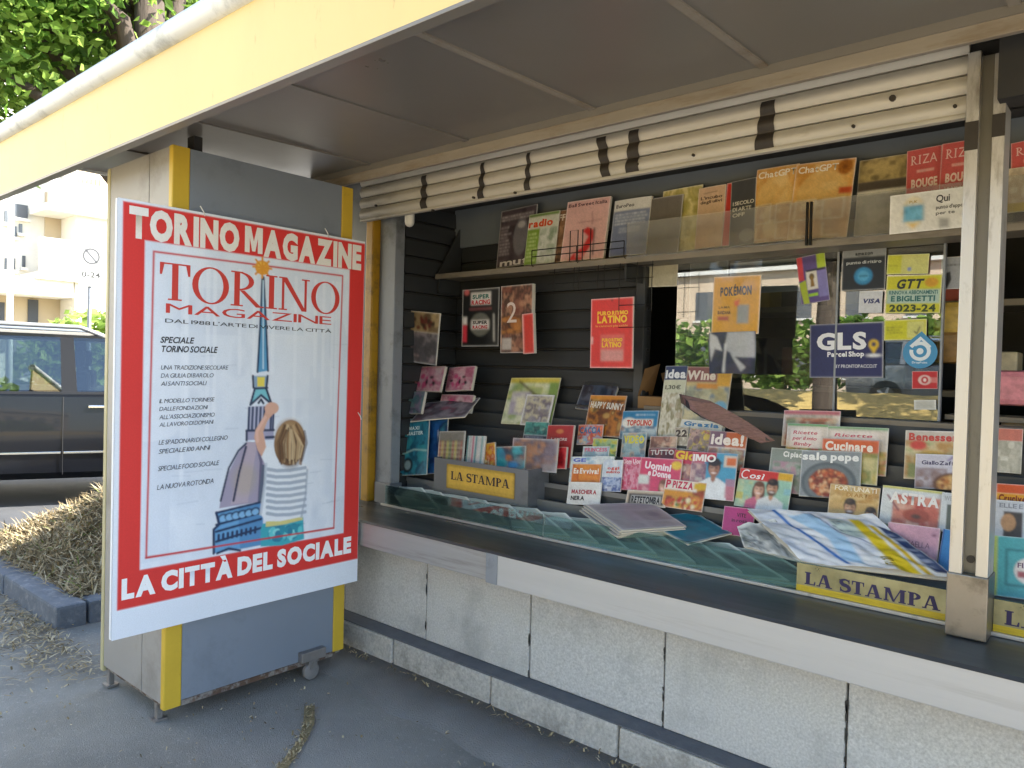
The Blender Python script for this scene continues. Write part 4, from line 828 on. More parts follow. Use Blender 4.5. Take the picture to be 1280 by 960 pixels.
# ------------------------------------------------------------------ middle of the rack
def generic(*cols, sc=5): return lambda p: p.noise(0, 0, 1, 1, list(cols), sc)
magazine([(642, 472), (704, 473), (688, 532), (626, 530)], 'large yellow and green colouring pad leaning on the back', lambda p: (p.rect(0, 0, 1, 1, '#c9c46a'), p.noise(0, .12, 1, 1, ['#b8c48a', '#dfe0c8', '#8fa86a', '#d6cf86'], 5), p.rect(0, 0, 1, .1, '#d3c24e'), p.rect(.82, .1, 1, 1, '#7f9a52'), p.noise(.1, .3, .5, .8, ['#d8d4cc', '#a9a0b8', '#e6e2c2'], 5), p.line([(.2, .08), (.75, .5)], .03, '#4a3a22')), tilt=20)
magazine([(657, 493), (692, 494), (684, 533), (650, 531)], 'grey comic with small figures in front of the colouring pad', lambda p: (p.rect(0, 0, 1, 1, '#d6d6da'), p.noise(.05, .05, .95, .95, ['#8d8a9c', '#c9c2a8', '#6f6678', '#b8b4c0'], 6)), tilt=20, dy=-.02)
magazine([(657, 527), (686, 528), (683, 552), (653, 550)], 'teal puzzle magazine below the colouring pad', lambda p: (p.noise(0, 0, 1, .7, ['#2f7f80', '#58a8a0', '#1f4f58', '#9cc4b8'], 6), p.rect(0, .72, 1, 1, '#2d3350'), p.blurb(.1, .76, .9, .96, '#b8bcd0', 2)), tilt=16)
magazine([(731, 467), (770, 478), (764, 512), (717, 514)], 'dark blue wrapped pack tilted at the back of rack', generic('#2f3a4e', '#55627a', '#3f3640', '#7a8090'), tilt=25, th=.012, film=True)
magazine([(734, 493), (781, 496), (773, 546), (730, 545)], 'dark comic with orange strip and monster art', lambda p: (p.noise(0, 0, 1, 1, ['#241a14', '#6a3a1c', '#b8742a', '#3a2a1a', '#c8a058'], 7), p.rect(0, 0, 1, .1, '#c9862e'), p.t('HAPPY SUNNY', .05, .3, .15, '#d8d4cc', 2, .9, -3)), tilt=18)
magazine([(773, 514), (821, 514), (818, 549), (775, 549)], 'blue comic with red title and white speech bubble', lambda p: (p.rect(0, 0, 1, 1, '#2f7fae'), p.noise(0, .55, 1, 1, ['#6f98b0', '#c9d2d4', '#3a6a8e', '#a8806a'], 6), p.ell(.22, .42, .2, .18, '#e8e6e2'), p.rect(.15, .3, .88, .54, '#e2dcd2'), p.t('TOPOLINO', .17, .52, .19, '#c8402e', 2, .68), p.blurb(.4, .1, .95, .2, '#d6e4ec', 1)), tilt=18)
magazine([(686, 531), (720, 532), (711, 586), (679, 585)], 'tall red book with small white title', lambda p: (p.rect(0, 0, 1, 1, '#a8282a'), p.ell(.5, .15, .14, .05, '#c87a4a'), p.t('L AMORE', .2, .36, .06, '#e6d6cc', 1, .6), p.line([(.6, .6), (.4, .68)], .03, '#d9a8a0')), tilt=14, th=.014)
magazine([(673, 560), (702, 560), (707, 586), (675, 586)], 'glossy crimson pack in front of the red book', lambda p: (p.noise(0, 0, 1, 1, ['#c01f2c', '#e04a50', '#8f1420'], 4), p.blurb(.1, .2, .9, .8, '#4a0c14', 3, .6)), tilt=14, th=.014, dy=-.03)
sm_ = [([(722, 531), (754, 531), (751, 556), (721, 556)], 'small orange and blue comic below the dark comic', ['#d8683a', '#8fb8d0', '#c9482e', '#e8c89a'], 'CACCIA', '#3f6fa0'),
       ([(742, 548), (773, 549), (769, 573), (739, 572)], 'small green comic with yellow figure', ['#4f8a5c', '#8fb08a', '#c8c040', '#2f5a4a'], '', '#ffffff'),
       ([(729, 558), (763, 558), (760, 573), (728, 573)], 'small pale blue comic with pink title', ['#9fb8c8', '#c9d4da', '#86a4b8'], 'PRINCESS', '#d06a8a'),
       ([(776, 541), (807, 541), (805, 572), (776, 572)], 'small grey-blue comic with yellow title', ['#5f8a9c', '#9ab4bc', '#b8a08a', '#47708a'], 'VIDEO', '#d9d040'),
       ([(813, 545), (848, 546), (844, 566), (812, 566)], 'small brown and grey comic by the tall cookery cover', ['#a0705c', '#c8a088', '#6f4a40', '#d0b8a0'], '', '#ffffff'),
       ([(812, 560), (848, 560), (844, 580), (810, 580)], 'dark red small magazine with white capitals', ['#5a2428', '#8a3034', '#3a1a1e'], 'TUTTO', '#dcd4d0'),
       ([(843, 534), (861, 534), (858, 562), (842, 562)], 'narrow cream word-puzzle booklet', ['#d8d0c0', '#a89c8a', '#e6dfd0'], '22', '#4a3a32'),
       ([(861, 535), (888, 538), (884, 566), (858, 562)], 'small magazine with red and yellow portraits', ['#b8404a', '#d8c04a', '#8a7a78', '#c9a89a', '#6a4a58'], '', '#ffffff'),
       ([(851, 524), (903, 528), (901, 546), (849, 541)], 'white strip of magazine with blue lettering', ['#e0e0d8', '#d0d2cc', '#e8e6dc'], 'Grazia', '#3a7ab0')]
for k, (q, lb, cs, tx, tc_) in enumerate(sm_):
    magazine(q, lb, (lambda cs, tx, tc_: lambda p: (p.noise(0, 0, 1, 1, cs, 6), p.t(tx, .08, .42, .3, tc_, 2, .84) if tx else None))(cs, tx, tc_), tilt=16, dy=-.006*(k % 3))
ft = [([(712, 571), (745, 571), (743, 604), (711, 603)], 'pale blue magazine behind the orange puzzle magazine', ['#a8c8dc', '#dfe6ea', '#7fb0cc'], [('GE', .1, .2, .14, '#6a7ad0', .5)], None),
      ([(742, 570), (766, 571), (764, 604), (741, 603)], 'white and light blue magazine in the front row', ['#d0dce2', '#e6ecee', '#b4ccd8'], [], None),
      ([(717, 580), (753, 580), (750, 606), (713, 604)], 'orange puzzle magazine with white title', ['#d8742a', '#e09038', '#c45a1f'], [('Es Evviva!', .06, .48, .26, '#f2ece4', .86)], None),
      ([(753, 575), (778, 575), (775, 615), (751, 614)], 'white magazine with blue figures and red headlines', ['#dfe4ea', '#c4d0e0', '#e8eaee'], [('oggi', .25, .3, .09, '#d05a4a', .6), ('subito', .2, .42, .08, '#c8483a', .7)], 'blue')]
for k, (q, lb, cs, tx, ex) in enumerate(ft):
    def f(p, cs=cs, tx=tx, ex=ex):
        p.noise(0, 0, 1, 1, cs, 4)
        if ex: p.noise(0, .55, 1, 1, ['#5f7ab8', '#b8c4dc', '#3a4f90', '#d8dce6'], 6)
        for s_, u, v, h_, c_, w_ in tx: p.t(s_, u, v, h_, c_, 2, w_)
    magazine(q, lb, f, tilt=16, dy=-.004*k)
def pink1(p): p.rect(0, 0, 1, 1, '#cf4a72'); p.noise(0, .2, 1, 1, ['#d8587e', '#dfa0b4', '#c23a60', '#e8ccd4'], 5); p.t('Uomini', .08, .2, .14, '#f2d8e0', 2, .85)
magazine([(777, 571), (795, 572), (792, 613), (774, 612)], 'bright pink weekly, leftmost of its three copies', pink1, tilt=16, dy=-.002); magazine([(789, 571), (812, 572), (808, 613), (786, 612)], 'bright pink weekly, middle one of its three copies', pink1, tilt=16, dy=-.010)
def pink2(p):
    p.rect(0, 0, 1, 1, '#cf4468'); p.noise(0, .5, .3, 1, ['#d8a0a8', '#b8486a', '#e0c8cc'], 5); p.head(.62, .78, .10, '#dca98e', '#7a4a30', '#cf5a7a', long=True); p.rect(.0, .5, .26, .76, '#d8dcd8'); p.ell(.88, .18, .12, .12, '#e6c23a'); p.t('Uomini', .12, .3, .2, '#f4e4ea', 2, .64, -4); p.t('e Donne', .22, .5, .17, '#f4e4ea', 2, .56, -4)
magazine([(801, 572), (853, 574), (848, 620), (796, 614)], 'bright pink weekly with yellow spot, rightmost fully seen copy', pink2, tilt=16, dy=-.018)
magazine([(840, 563), (872, 564), (867, 621), (835, 614)], 'magazine with big yellow initial beside the pink weekly', lambda p: (p.rect(0, 0, 1, 1, '#c8425e'), p.noise(0, .3, 1, 1, ['#b85a70', '#d8b09a', '#8a5a68', '#dcc8b8'], 5), p.rect(0, 0, 1, .22, '#b8383f'), p.t('Gio', .06, .2, .19, '#e8c42e', 2, .8)), tilt=16, dy=-.008)
def imio(p):
    p.rect(0, 0, 1, 1, '#b86a7e'); p.rect(.3, 0, 1, .7, '#4f9cc0'); p.noise(0, .25, .35, .9, ['#a87a80', '#d0b0a8', '#7a5a70', '#c8c0b8'], 6); p.rect(0, 0, .55, .2, '#c23a48'); p.rect(.72, .05, 1, .3, '#d8c8b8'); p.rect(.78, .1, .98, .26, '#d8703a'); p.head(.52, .34, .155, '#a9745a', '#2c1e1a', '#e6e8ec', hairline=.6); p.ell(.52, .22, .16, .06, '#2c1e1a'); p.rect(.8, .55, 1, .95, '#c27a88', .7); p.t('IMIO', .02, .2, .15, '#f2ece8', 2, .52)
magazine([(864, 564), (919, 568), (917, 626), (859, 622)], 'gossip weekly with smiling person in white shirt on cover', imio, tilt=16, dy=-.024, nx=56)
magazine([(886, 539), (936, 541), (926, 592), (883, 586)], 'cookery weekly with orange and purple title block', lambda p: (p.rect(0, 0, 1, .4, '#c2642e'), p.rect(0, 0, .45, .4, '#7a5a6c'), p.noise(0, .42, 1, 1, ['#8f9ab0', '#c8b89a', '#a86a5a', '#7fa0a8'], 6), p.t('idea!', .05, .33, .27, '#f2e8e0', 2, .88)), tilt=16, dy=-.004)
magazine([(825, 458), (853, 458), (849, 547), (822, 546)], 'tall cookery magazine with white title on navy', lambda p: (p.rect(0, 0, 1, .2, '#3a4468'), p.rect(0, .2, 1, 1, '#c8c8b0'), p.noise(0, .38, 1, 1, ['#a89c7c', '#d8d4c4', '#8a8258', '#b8a890'], 7), p.t('idea', .04, .17, .12, '#e6e8ec', 2, .92), p.t('1,30€', .1, .33, .055, '#5a5a4a', 1, .7)), tilt=14)
magazine([(850, 458), (908, 460), (905, 541), (846, 538)], 'tall wine magazine with yellow side panel', lambda p: (p.rect(0, 0, 1, 1, '#cdbb86'), p.rect(0, 0, .72, .24, '#8f5a58'), p.rect(.72, 0, 1, .4, '#d8a63a'), p.noise(0, .3, 1, 1, ['#9aa08a', '#cfc49a', '#7f8a90', '#b8a468'], 6), p.rect(.3, .26, .75, .34, '#d8953a'), p.ell(.85, .62, .14, .1, '#7fb4c8'), p.t('Wine', .06, .2, .14, '#e6dcd2', 2, .62), p.blurb(.05, .38, .5, .5, '#6a6048', 3)), tilt=14, dy=-.012)
# sheaf of dark wrapped brochures fallen across the cookery magazines
ub = empty('brochure_sheaf', tuple(on((905, 525), 1, 3.12)), 'sheaf of dark brown wrapped brochures lying across the cookery magazines', 'brochures')
for k in range(4):
    g_ = random.Random(k+3); dy_ = k*2.4; yy = 3.125-.006*k; q = [(850+k*3, 492+dy_), (885+k*4, 500+dy_*.9), (925+k*4, 522+dy_*.8), (952+k*5, 546+dy_*.7), (938+k*4, 549+dy_*.7), (905+k*3, 532+dy_*.8), (872+k*3, 517+dy_*.9), (853+k*3, 503+dy_)]
    pt = [on((x_+g_.uniform(-2, 2), y_+g_.uniform(-1.5, 1.5)), 1, yy+g_.uniform(-.012, .004)) for x_, y_ in q]; pf = [tuple(v) for v in pt]; pb2 = [(v[0], v[1]+.005, v[2]-.002) for v in pt]
    fs = [(0, 1, 6, 7), (1, 2, 5, 6), (2, 3, 4, 5)]; fs2 = [tuple(i+8 for i in f[::-1]) for f in fs]; sd = [(i, i+8, (i+1) % 8+8, (i+1) % 8) for i in range(8)]
    MB().add(pf+pb2, fs+fs2+sd).build('brochure', mat('brochure_%d' % k, ['#3a2628', '#5c3c3e', '#2a2024', '#6e4a48', '#40302c', '#8a6a60'][k], .3, var=.5, vscale=40, stretch=(1, 1, 4), bump=.2, bscale=50), ub)
def pizza(p): p.noise(0, 0, 1, 1, ['#c2542a', '#d8a03a', '#8f3420', '#d0703a'], 5); p.rect(0, 0, .8, .36, '#e6dcd2'); p.rect(.72, .05, 1, .26, '#d8b02e'); p.rect(.05, .4, .62, .58, '#d8942a'); p.dots(.5, .78, .4, .18, ['#b8321f', '#e0b84a', '#c8502a', '#5a7a2a', '#e8d8b0'], 40, .05, 8); p.t('P', .03, .3, .28, '#c83050', 2, .12); p.t('PIZZA', .2, .28, .24, '#c83050', 2, .5)
magazine([(830, 598), (881, 604), (877, 640), (826, 633)], 'pizza recipe booklet with red title', pizza, tilt=20, dy=-.012)
magazine([(705, 603), (748, 604), (748, 632), (709, 630)], 'white booklet with red and black title beside the metal box', lambda p: (p.rect(0, 0, 1, 1, '#dedede'), p.t('MASCHERA', .12, .52, .18, '#a8323a', 2, .76), p.t('NERA', .12, .8, .18, '#2a2628', 2, .42)), tilt=18)
magazine([(779, 612), (832, 616), (829, 634), (783, 632)], 'beige booklet with black framed title above newspaper pile', lambda p: (p.rect(0, 0, 1, 1, '#c9b8a4'), p.rect(.06, .2, .94, .9, '#2f2b2b'), p.rect(.12, .32, .88, .85, '#b8b6b4'), p.t('RETETOMBA', .14, .8, .42, '#2a2a30', 2, .72)), tilt=25, dy=-.01)
def cosi(p):
    p.rect(0, 0, 1, 1, '#9cc4b0'); p.noise(0, .3, .3, 1, ['#c8c890', '#9cc4b0', '#d8d8b0'], 3); p.rect(0, 0, .74, .28, '#d0342c'); p.rect(.74, 0, 1, .2, '#d8a82a'); p.head(.42, .5, .115, '#dca88e', '#6a4028', '#cf6a88', long=True, hairline=.45); p.head(.66, .42, .125, '#c89474', '#231a18', '#dfe0e2', beard=True); p.rect(.88, .4, 1, .55, '#8fc0c8'); p.rect(.0, .62, .14, .8, '#c8c06a')
    p.t('C', .03, .27, .24, '#f4ece8', 0, .15, 0, .15); p.t('osì', .20, .24, .15, '#f4ece8', 1, .28, 0, .2)
magazine([(925, 583), (991, 594), (984, 641), (917, 633)], 'women weekly with red title and smiling couple on cover', cosi, tilt=18, nx=60, dy=-.006)
magazine([(903, 632), (947, 637), (937, 672), (904, 668)], 'plain magenta booklet below the couple cover', lambda p: (p.rect(0, 0, 1, 1, '#b02c74'), p.t('VITE', .45, .34, .14, '#4a1438', 1, .3), p.t('in rosa', .3, .52, .12, '#4a1438', 1, .5)), tilt=18, dy=-.03)
# ------------------------------------------------------------------ cookery magazines on the right
def ric(p): p.rect(0, 0, 1, 1, '#d8ccc0'); p.rect(0, 0, 1, .05, '#5a9a5a'); p.noise(0, .5, 1, 1, ['#b8743a', '#d8b060', '#8a9a4a', '#c8543a', '#e0c890'], 7); p.rect(.1, .1, .85, .5, '#e8dcd4'); p.t('Ricette', .16, .22, .07, '#c85a6a', 1, .6, 0, .15); p.t('per il mio', .16, .34, .07, '#c85a6a', 1, .6, 0, .15); p.t('Bimby', .2, .46, .07, '#c85a6a', 1, .45, 0, .15); p.ell(.16, .62, .12, .09, '#d8b82a')
magazine([(983, 512), (1053, 515), (1048, 560), (976, 558)], 'cookery magazine with red header at the very back row', lambda p: (p.rect(0, 0, 1, 1, '#dccfc4'), p.rect(0, 0, 1, .12, '#b8606a'), p.noise(.05, .2, .95, 1, ['#6a8a5a', '#b86a4a', '#d8c8a8', '#8a4a3a'], 6), p.blurb(.1, .12, .9, .2, '#4a6a4a', 1)), tilt=14)
magazine([(986, 529), (1036, 531), (1031, 592), (979, 588)], 'recipe magazine with pink script, left of two twins', ric, tilt=14, dy=-.006); magazine([(1032, 531), (1113, 537), (1106, 594), (1028, 591)], 'recipe magazine with pink script, right twin fully seen', ric, tilt=14, dy=-.012)
magazine([(1030, 547), (1101, 552), (1096, 606), (1024, 602)], 'cookery magazine with bright orange title strip', lambda p: (p.rect(0, 0, 1, 1, '#b8a888'), p.rect(0, 0, 1, .3, '#d0602a'), p.noise(0, .3, 1, 1, ['#a8924a', '#7a8440', '#d8c890', '#b8a040'], 6), p.t('Cucinare', .06, .26, .2, '#f0e2d4', 2, .84)), tilt=14, dy=-.02)
magazine([(963, 560), (1008, 562), (1004, 619), (958, 613)], 'grey-green cookery magazine half behind the pasta cover', lambda p: (p.rect(0, 0, 1, 1, '#8d958c'), p.noise(.1, .3, 1, 1, ['#8d958c', '#b88a9a', '#a8aaa4', '#6f8a72'], 5), p.t('Ci piace', .35, .18, .12, '#eeece8', 2, .6)), tilt=16)
def salep(p):
    p.rect(0, 0, 1, 1, '#8e9396'); p.ell(.48, .68, .46, .44, '#5c6266'); p.ell(.48, .68, .40, .38, '#6f767a'); p.ell(.48, .68, .33, .30, '#8a4a2c')
    p.dots(.48, .68, .30, .28, ['#b8522f', '#8a3420', '#d08a58', '#c8683a', '#e0b488', '#6f2c1c', '#d8a070'], 150, .03, 12); p.t('sale', .02, .2, .16, '#f0efec', 2, .42); p.t('pepe', .50, .2, .16, '#f0efec', 2, .46)
magazine([(1005, 562), (1081, 566), (1074, 624), (999, 621)], 'grey cookery magazine with a bowl of pasta on cover', salep, tilt=16, dy=-.012, nx=60)
def men(p): p.rect(0, 0, 1, 1, '#c8a468'); p.noise(0, 0, 1, .5, ['#c8a05a', '#dcc088', '#b88a48'], 4); p.head(.44, .62, .14, '#c89878', '#3a2c26', '#4a4444', beard=True); p.head(.86, .78, .13, '#c49070', '#2c2220', '#4a4a50', beard=True); p.t('FORTUNATI', .1, .16, .13, '#efe4cc', 1, .84); p.t('DI ARTE', .35, .32, .11, '#b8843a', 1, .5)
magazine([(1040, 604), (1101, 611), (1097, 655), (1033, 648)], 'tan magazine with two bearded men on cover', men, tilt=16, nx=54)
magazine([(1047, 643), (1106, 656), (1104, 690), (1052, 676)], 'dark green booklet half under the white bag', generic('#2f6a3a', '#3f8048', '#27562f'), tilt=28, dy=-.04)
def astra(p): p.rect(0, 0, 1, 1, '#d8dbdc'); p.rect(0, 0, 1, .06, '#c8c43a'); p.noise(.2, .2, .96, 1, ['#c86a58', '#d89a86', '#b8483c', '#e0b8a4'], 6); p.ell(.6, .7, .22, .18, '#a8503f'); p.ell(.6, .72, .08, .06, '#5a3a34'); p.line([(.1, .25), (.3, .6)], .03, '#7a3040'); p.t('ASTRA', .14, .42, .28, '#f0ece8', 2, .8)
magazine([(1103, 606), (1178, 615), (1176, 664), (1098, 653)], 'horoscope magazine with white title and coral picture', astra, tilt=16, nx=54)
magazine([(1176, 615), (1212, 619), (1212, 668), (1174, 664)], 'white magazine with dark picture partly behind the pillar', lambda p: (p.rect(0, 0, 1, 1, '#cfd2d4'), p.rect(.2, .3, .9, 1, '#5f645c'), p.t('WELLNESS', .1, .2, .12, '#a8aaac', 1, .8)), tilt=16, dy=-.01)
magazine([(1108, 652), (1175, 661), (1169, 716), (1105, 706)], 'pale pink book with fine script title', lambda p: (p.rect(0, 0, 1, 1, '#cf9fb4'), p.ell(.9, .18, .04, .03, '#8a5a70'), p.t('RAFFAELLA', .18, .5, .13, '#8f6880', 0, .66), p.line([(.2, .6), (.45, .66), (.8, .58)], .012, '#a07890'), p.ell(.34, .66, .03, .05, '#5a4a5c')), tilt=22, dy=-.03, th=.014)
magazine([(1175, 661), (1212, 666), (1210, 728), (1169, 718)], 'plain sky blue book beside the pink book', lambda p: (p.rect(0, 0, 1, 1, '#3f86c8'), p.rect(0, 0, .05, 1, '#2a4a90')), tilt=22, dy=-.035, th=.014)
magazine([(1135, 537), (1212, 541), (1208, 602), (1129, 599)], 'cookery magazine with red title behind the pillar', lambda p: (p.rect(0, 0, 1, 1, '#c8bcae'), p.noise(0, .2, 1, 1, ['#7f9a5a', '#d8c89a', '#b88a4a', '#c8d0a8'], 5), p.t('Benessere', .06, .2, .15, '#c84a3c', 2, .9), p.ell(.45, .6, .3, .2, '#c8a04a'), p.ell(.45, .6, .2, .12, '#8a9a4a'), p.ell(.22, .3, .14, .1, '#cf4a3c')), tilt=14)
def giallo(p): p.rect(0, 0, 1, 1, '#cfcad4'); p.noise(0, .4, .6, 1, ['#cfcad4', '#a89aa0', '#8a6a60'], 4); p.ell(.72, .85, .38, .34, '#6f4a34'); p.ell(.72, .85, .3, .27, '#c08a48'); p.dots(.72, .85, .25, .22, ['#8a4a28', '#d8b070', '#b8702f'], 40, .04, 3); p.t('GialloZafferano', .12, .3, .11, '#3a2a58', 1, .95); p.line([(.62, .16), (.7, .06), (.76, .14), (.84, .05), (.92, .15)], .03, '#6a4a98')
magazine([(1148, 567), (1214, 570), (1212, 614), (1142, 610)], 'lilac-grey cookery magazine with purple title at pillar', giallo, tilt=16, dy=-.012)
magazine([(1246, 535), (1279, 537), (1276, 592), (1243, 590)], 'faded magazine with coral head right of the pillar', lambda p: (p.rect(0, 0, 1, .28, '#c87868'), p.noise(0, .28, 1, 1, ['#c8c2b4', '#a8a494', '#d6d2c6'], 4)), tilt=14)
magazine([(1247, 604), (1302, 608), (1300, 634), (1245, 630)], 'orange and yellow magazine right of the pillar', lambda p: (p.rect(0, 0, 1, .45, '#cf5a2c'), p.rect(0, .45, 1, 1, '#d89a24'), p.t('Cruciverba', .06, .85, .34, '#8a3a14', 2, .9)), tilt=16, Y=3.16)
magazine([(1244, 624), (1304, 630), (1302, 676), (1242, 670)], 'white magazine with dark portrait right of the pillar', lambda p: (p.rect(0, 0, 1, 1, '#c4c8d0'), p.rect(.2, .3, .6, 1, '#4a4442'), p.ell(.3, .6, .16, .24, '#b8906c'), p.t('ELLE E LUI', .1, .2, .12, '#8a8e98', 1, .8)), tilt=16, Y=3.11)
magazine([(1240, 668), (1310, 676), (1308, 752), (1236, 744)], 'turquoise children book right of the pillar', lambda p: (p.rect(0, 0, 1, 1, '#56a8b0'), p.rect(0, 0, .14, 1, '#a8b86a'), p.line([(.3, .22), (.95, .22), (.95, .8), (.3, .8), (.3, .22)], .05, '#3f7f88'), p.ell(.72, .55, .28, .22, '#e0d8d4'), p.rect(.5, .56, .95, .66, '#a85a60'), p.t('FIABE', .5, .5, .08, '#6a4a68', 1, .4)), tilt=20, Y=2.96, th=.012)
# ------------------------------------------------------------------ lying and crumpled sheets
def sheet(name, label, cat, q, p0, nrm, paint, th=.003, amp=.01, n=40, seed=1, film=False, group=None, m_=None, C4=None):
    C4 = C4 or [onplane(p, p0, nrm) for p in q]; w = np.linalg.norm(C4[1]-C4[0]); h = np.linalg.norm(C4[3]-C4[0]); p = Print(float(w), float(h), '#ffffff', n); paint(p)
    nn_ = np.array(nrm, float); nn_ /= np.linalg.norm(nn_); nn_ = nn_ if nn_[2] > 0 else -nn_; bmp = vnoise(p.nx, p.ny, 4, seed, 3)-.5; bmp2 = vnoise(p.nx, p.ny, 9, seed+1, 2)-.5
    root = empty(name, tuple(np.mean(C4, 0)), label, cat, group); m = MB(); us = np.linspace(0, 1, p.nx); vs_ = np.linspace(0, 1, p.ny)
    def pos(u, v, k): return (C4[0]*(1-u)+C4[1]*u)*(1-v)+(C4[3]*(1-u)+C4[2]*u)*v+nn_*k
    for j, v in enumerate(vs_):
        for i, u in enumerate(us): m.v.append(tuple(pos(u, v, th+amp*(bmp[j, i]*1.6+bmp2[j, i]*.6))))
    m.f = [(j*p.nx+i, (j+1)*p.nx+i, (j+1)*p.nx+i+1, j*p.nx+i+1) for j in range(p.ny-1) for i in range(p.nx-1)]; m.c = [tuple(c) for c in p.C.reshape(-1, 3)]
    for e in p.T:
        _, txt, u, v, hg, c, bold, width, ang, sl, al, xs = e; tp, fs = text2d(txt, bold); tp = tp*hg*p.h; tp[:, 0] *= width*p.w/tp[:, 0].max()
        ca, sa = math.cos(R_(ang)), math.sin(R_(ang)); tp = np.stack([tp[:, 0]*ca-tp[:, 1]*sa, tp[:, 0]*sa+tp[:, 1]*ca], 1)
        P3 = []
        for a, b in tp:
            uu = min(1, max(0, u+a/p.w)); vv = min(1, max(0, v-b/p.h)); j = int(round(vv*(p.ny-1))); i = int(round(uu*(p.nx-1))); P3.append(tuple(pos(uu, vv, th+.002+amp*(bmp[j, i]*1.6+bmp2[j, i]*.6))))
        m.add(P3, fs, c)
    m.build('print', m_ or PRINT, root, smooth=True, fixn=False)
    b = MB(); b.v = [tuple(pos(u, v, k)) for k in (0, th-amp*.7) for u, v in ((0, 0), (1, 0), (1, 1), (0, 1))]; b.f = [(3, 2, 1, 0), (4, 5, 6, 7)]+[(i, (i+1) % 4, 4+(i+1) % 4, 4+i) for i in range(4)]; b.build('pages', PAGES, root)
    return root
def news(p, tint='#8f9296'): p.rect(0, 0, 1, 1, tint); p.blurb(.06, .1, .94, .25, '#55585c', 2, .6); p.blurb(.06, .3, .5, .95, '#6a6d70', 12, .5); p.noise(.54, .32, .94, .7, ['#5f6468', '#9a9c9c', '#4a4e52'], 5); p.blurb(.54, .74, .94, .95, '#6a6d70', 4, .5)
tints = ['#a8b4b2', '#b4bcba', '#c8ccca', '#aeb8b6', '#cfd0cc', '#b8c0be', '#c4cac8', '#a4b0ae', '#a8b4b0', '#c0c6c4', '#9cacaa', '#a8b4b2', '#b0bab8', '#a4b0ae']
words = ['first', 'second', 'third', 'fourth', 'fifth', 'sixth', 'seventh', 'eighth', 'ninth', 'tenth', 'eleventh', 'twelfth', 'thirteenth', 'fourteenth']
for i in range(13):
    j_ = random.Random(i); S0 = np.array([-3.22+.172*i+j_.uniform(-.02, .02), 2.968, .884+.006*j_.random()]); e1 = np.array([.27+j_.uniform(-.03, .03), -.108, -.078]); wv = np.array([-.31, 0, -.026])
    sheet('newspaper', 'folded newspaper behind the low glass, %s from the left post' % words[i], 'newspaper', None, None, (0, -.45, .9), lambda p, t=tints[i]: (news(p, t), p.rect(.95, 0, 1, 1, '#f4f4f0'), p.rect(0, .95, 1, 1, '#e8e8e4')), .014, .004, 26, i, group='newspapers behind the low glass', C4=[S0+wv, S0, S0+e1, S0+e1+wv])
fl = (0, -.30, 1)
for k in range(8):
    dx, dy = [(0, 0), (3, -3), (-3, -5), (4, -9), (0, -12), (5, -15), (2, -19), (6, -22)][k]
    sheet('newspaper', 'folded newspaper in the flat pile right of the metal box, layer %s from below' % ['one', 'two', 'three', 'four', 'five', 'six', 'seven', 'eight'][k], 'newspaper', [(727+dx, 641+dy*.4), (808+dx, 638+dy*.4), (852+dx, 668+dy*.4), (772+dx, 673+dy*.4)], (0, 2.93, .885+.008*k), fl, lambda p, k=k: (news(p, ['#a8aab0', '#b4b0b8', '#a09ea8'][k % 3]), p.rect(.3, 0, 1, .7, '#a898a8', .5 if k == 7 else 0)), .006, .004, 24, 40+k, group='flat newspaper pile')
sheet('magazine', 'teal magazine lying flat between newspaper pile and magenta booklet', 'magazine', [(800, 650), (868, 642), (915, 668), (860, 682)], (0, 2.94, .915), fl, generic('#1f6f88', '#2a86a0', '#195c74'), .008, .005, 20, 3)
def bagp(p):
    p.rect(0, 0, 1, 1, '#d8dce8'); p.noise(0, 0, 1, 1, ['#cfd4e4', '#e4e8f0', '#dfe3ec', '#b8c4dc'], 4, .8); p.poly([(.3, .1), (.5, .05), (.56, .5), (.46, .95), (.34, .9), (.42, .5)], '#a4c8ea'); p.line([(.22, .0), (.24, .3), (.3, .6), (.34, .95)], .035, '#2f6fc0'); p.line([(.5, .05), (.56, .4), (.7, .55), (.8, .5)], .014, '#4a5f8c'); p.ell(.66, .3, .1, .18, '#b0c4c0', .8); p.poly([(.76, .12), (.84, .1), (.80, 1), (.66, 1)], '#d8c02a'); p.poly([(.86, .2), (.90, .2), (.87, 1), (.83, 1)], '#d8b828'); p.poly([(.92, .2), (1, .25), (1, .95), (.91, .95)], '#2f4270'); p.blurb(.92, .3, 1, .9, '#a8b4d0', 7)
    p.t('VITA CASA', .69, .93, .09, '#8a7a1c', 2, .12, 78); p.dots(.62, .3, .06, .1, ['#2a3a5a', '#5a7a9a'], 10, .008, 6)
sheet('wrapped_magazine', 'crumpled white bag wrapped magazine with blue and yellow print at front', 'magazine', [(935, 640), (1092, 648), (1196, 728), (1004, 706)], (0, 2.875, .905), (0, -.62, .78), bagp, .022, .022, 70, 21)
sheet('clear_wrap', 'silvery crumpled plastic wrap left of the white bag', 'plastic wrap', [(922, 660), (985, 652), (1010, 706), (930, 684)], (0, 2.872, .895), (0, -.62, .78), generic('#8a9094', '#d4d8da', '#6a7074', '#eceeee', '#7a8480', sc=6), .012, .02, 30, 8)
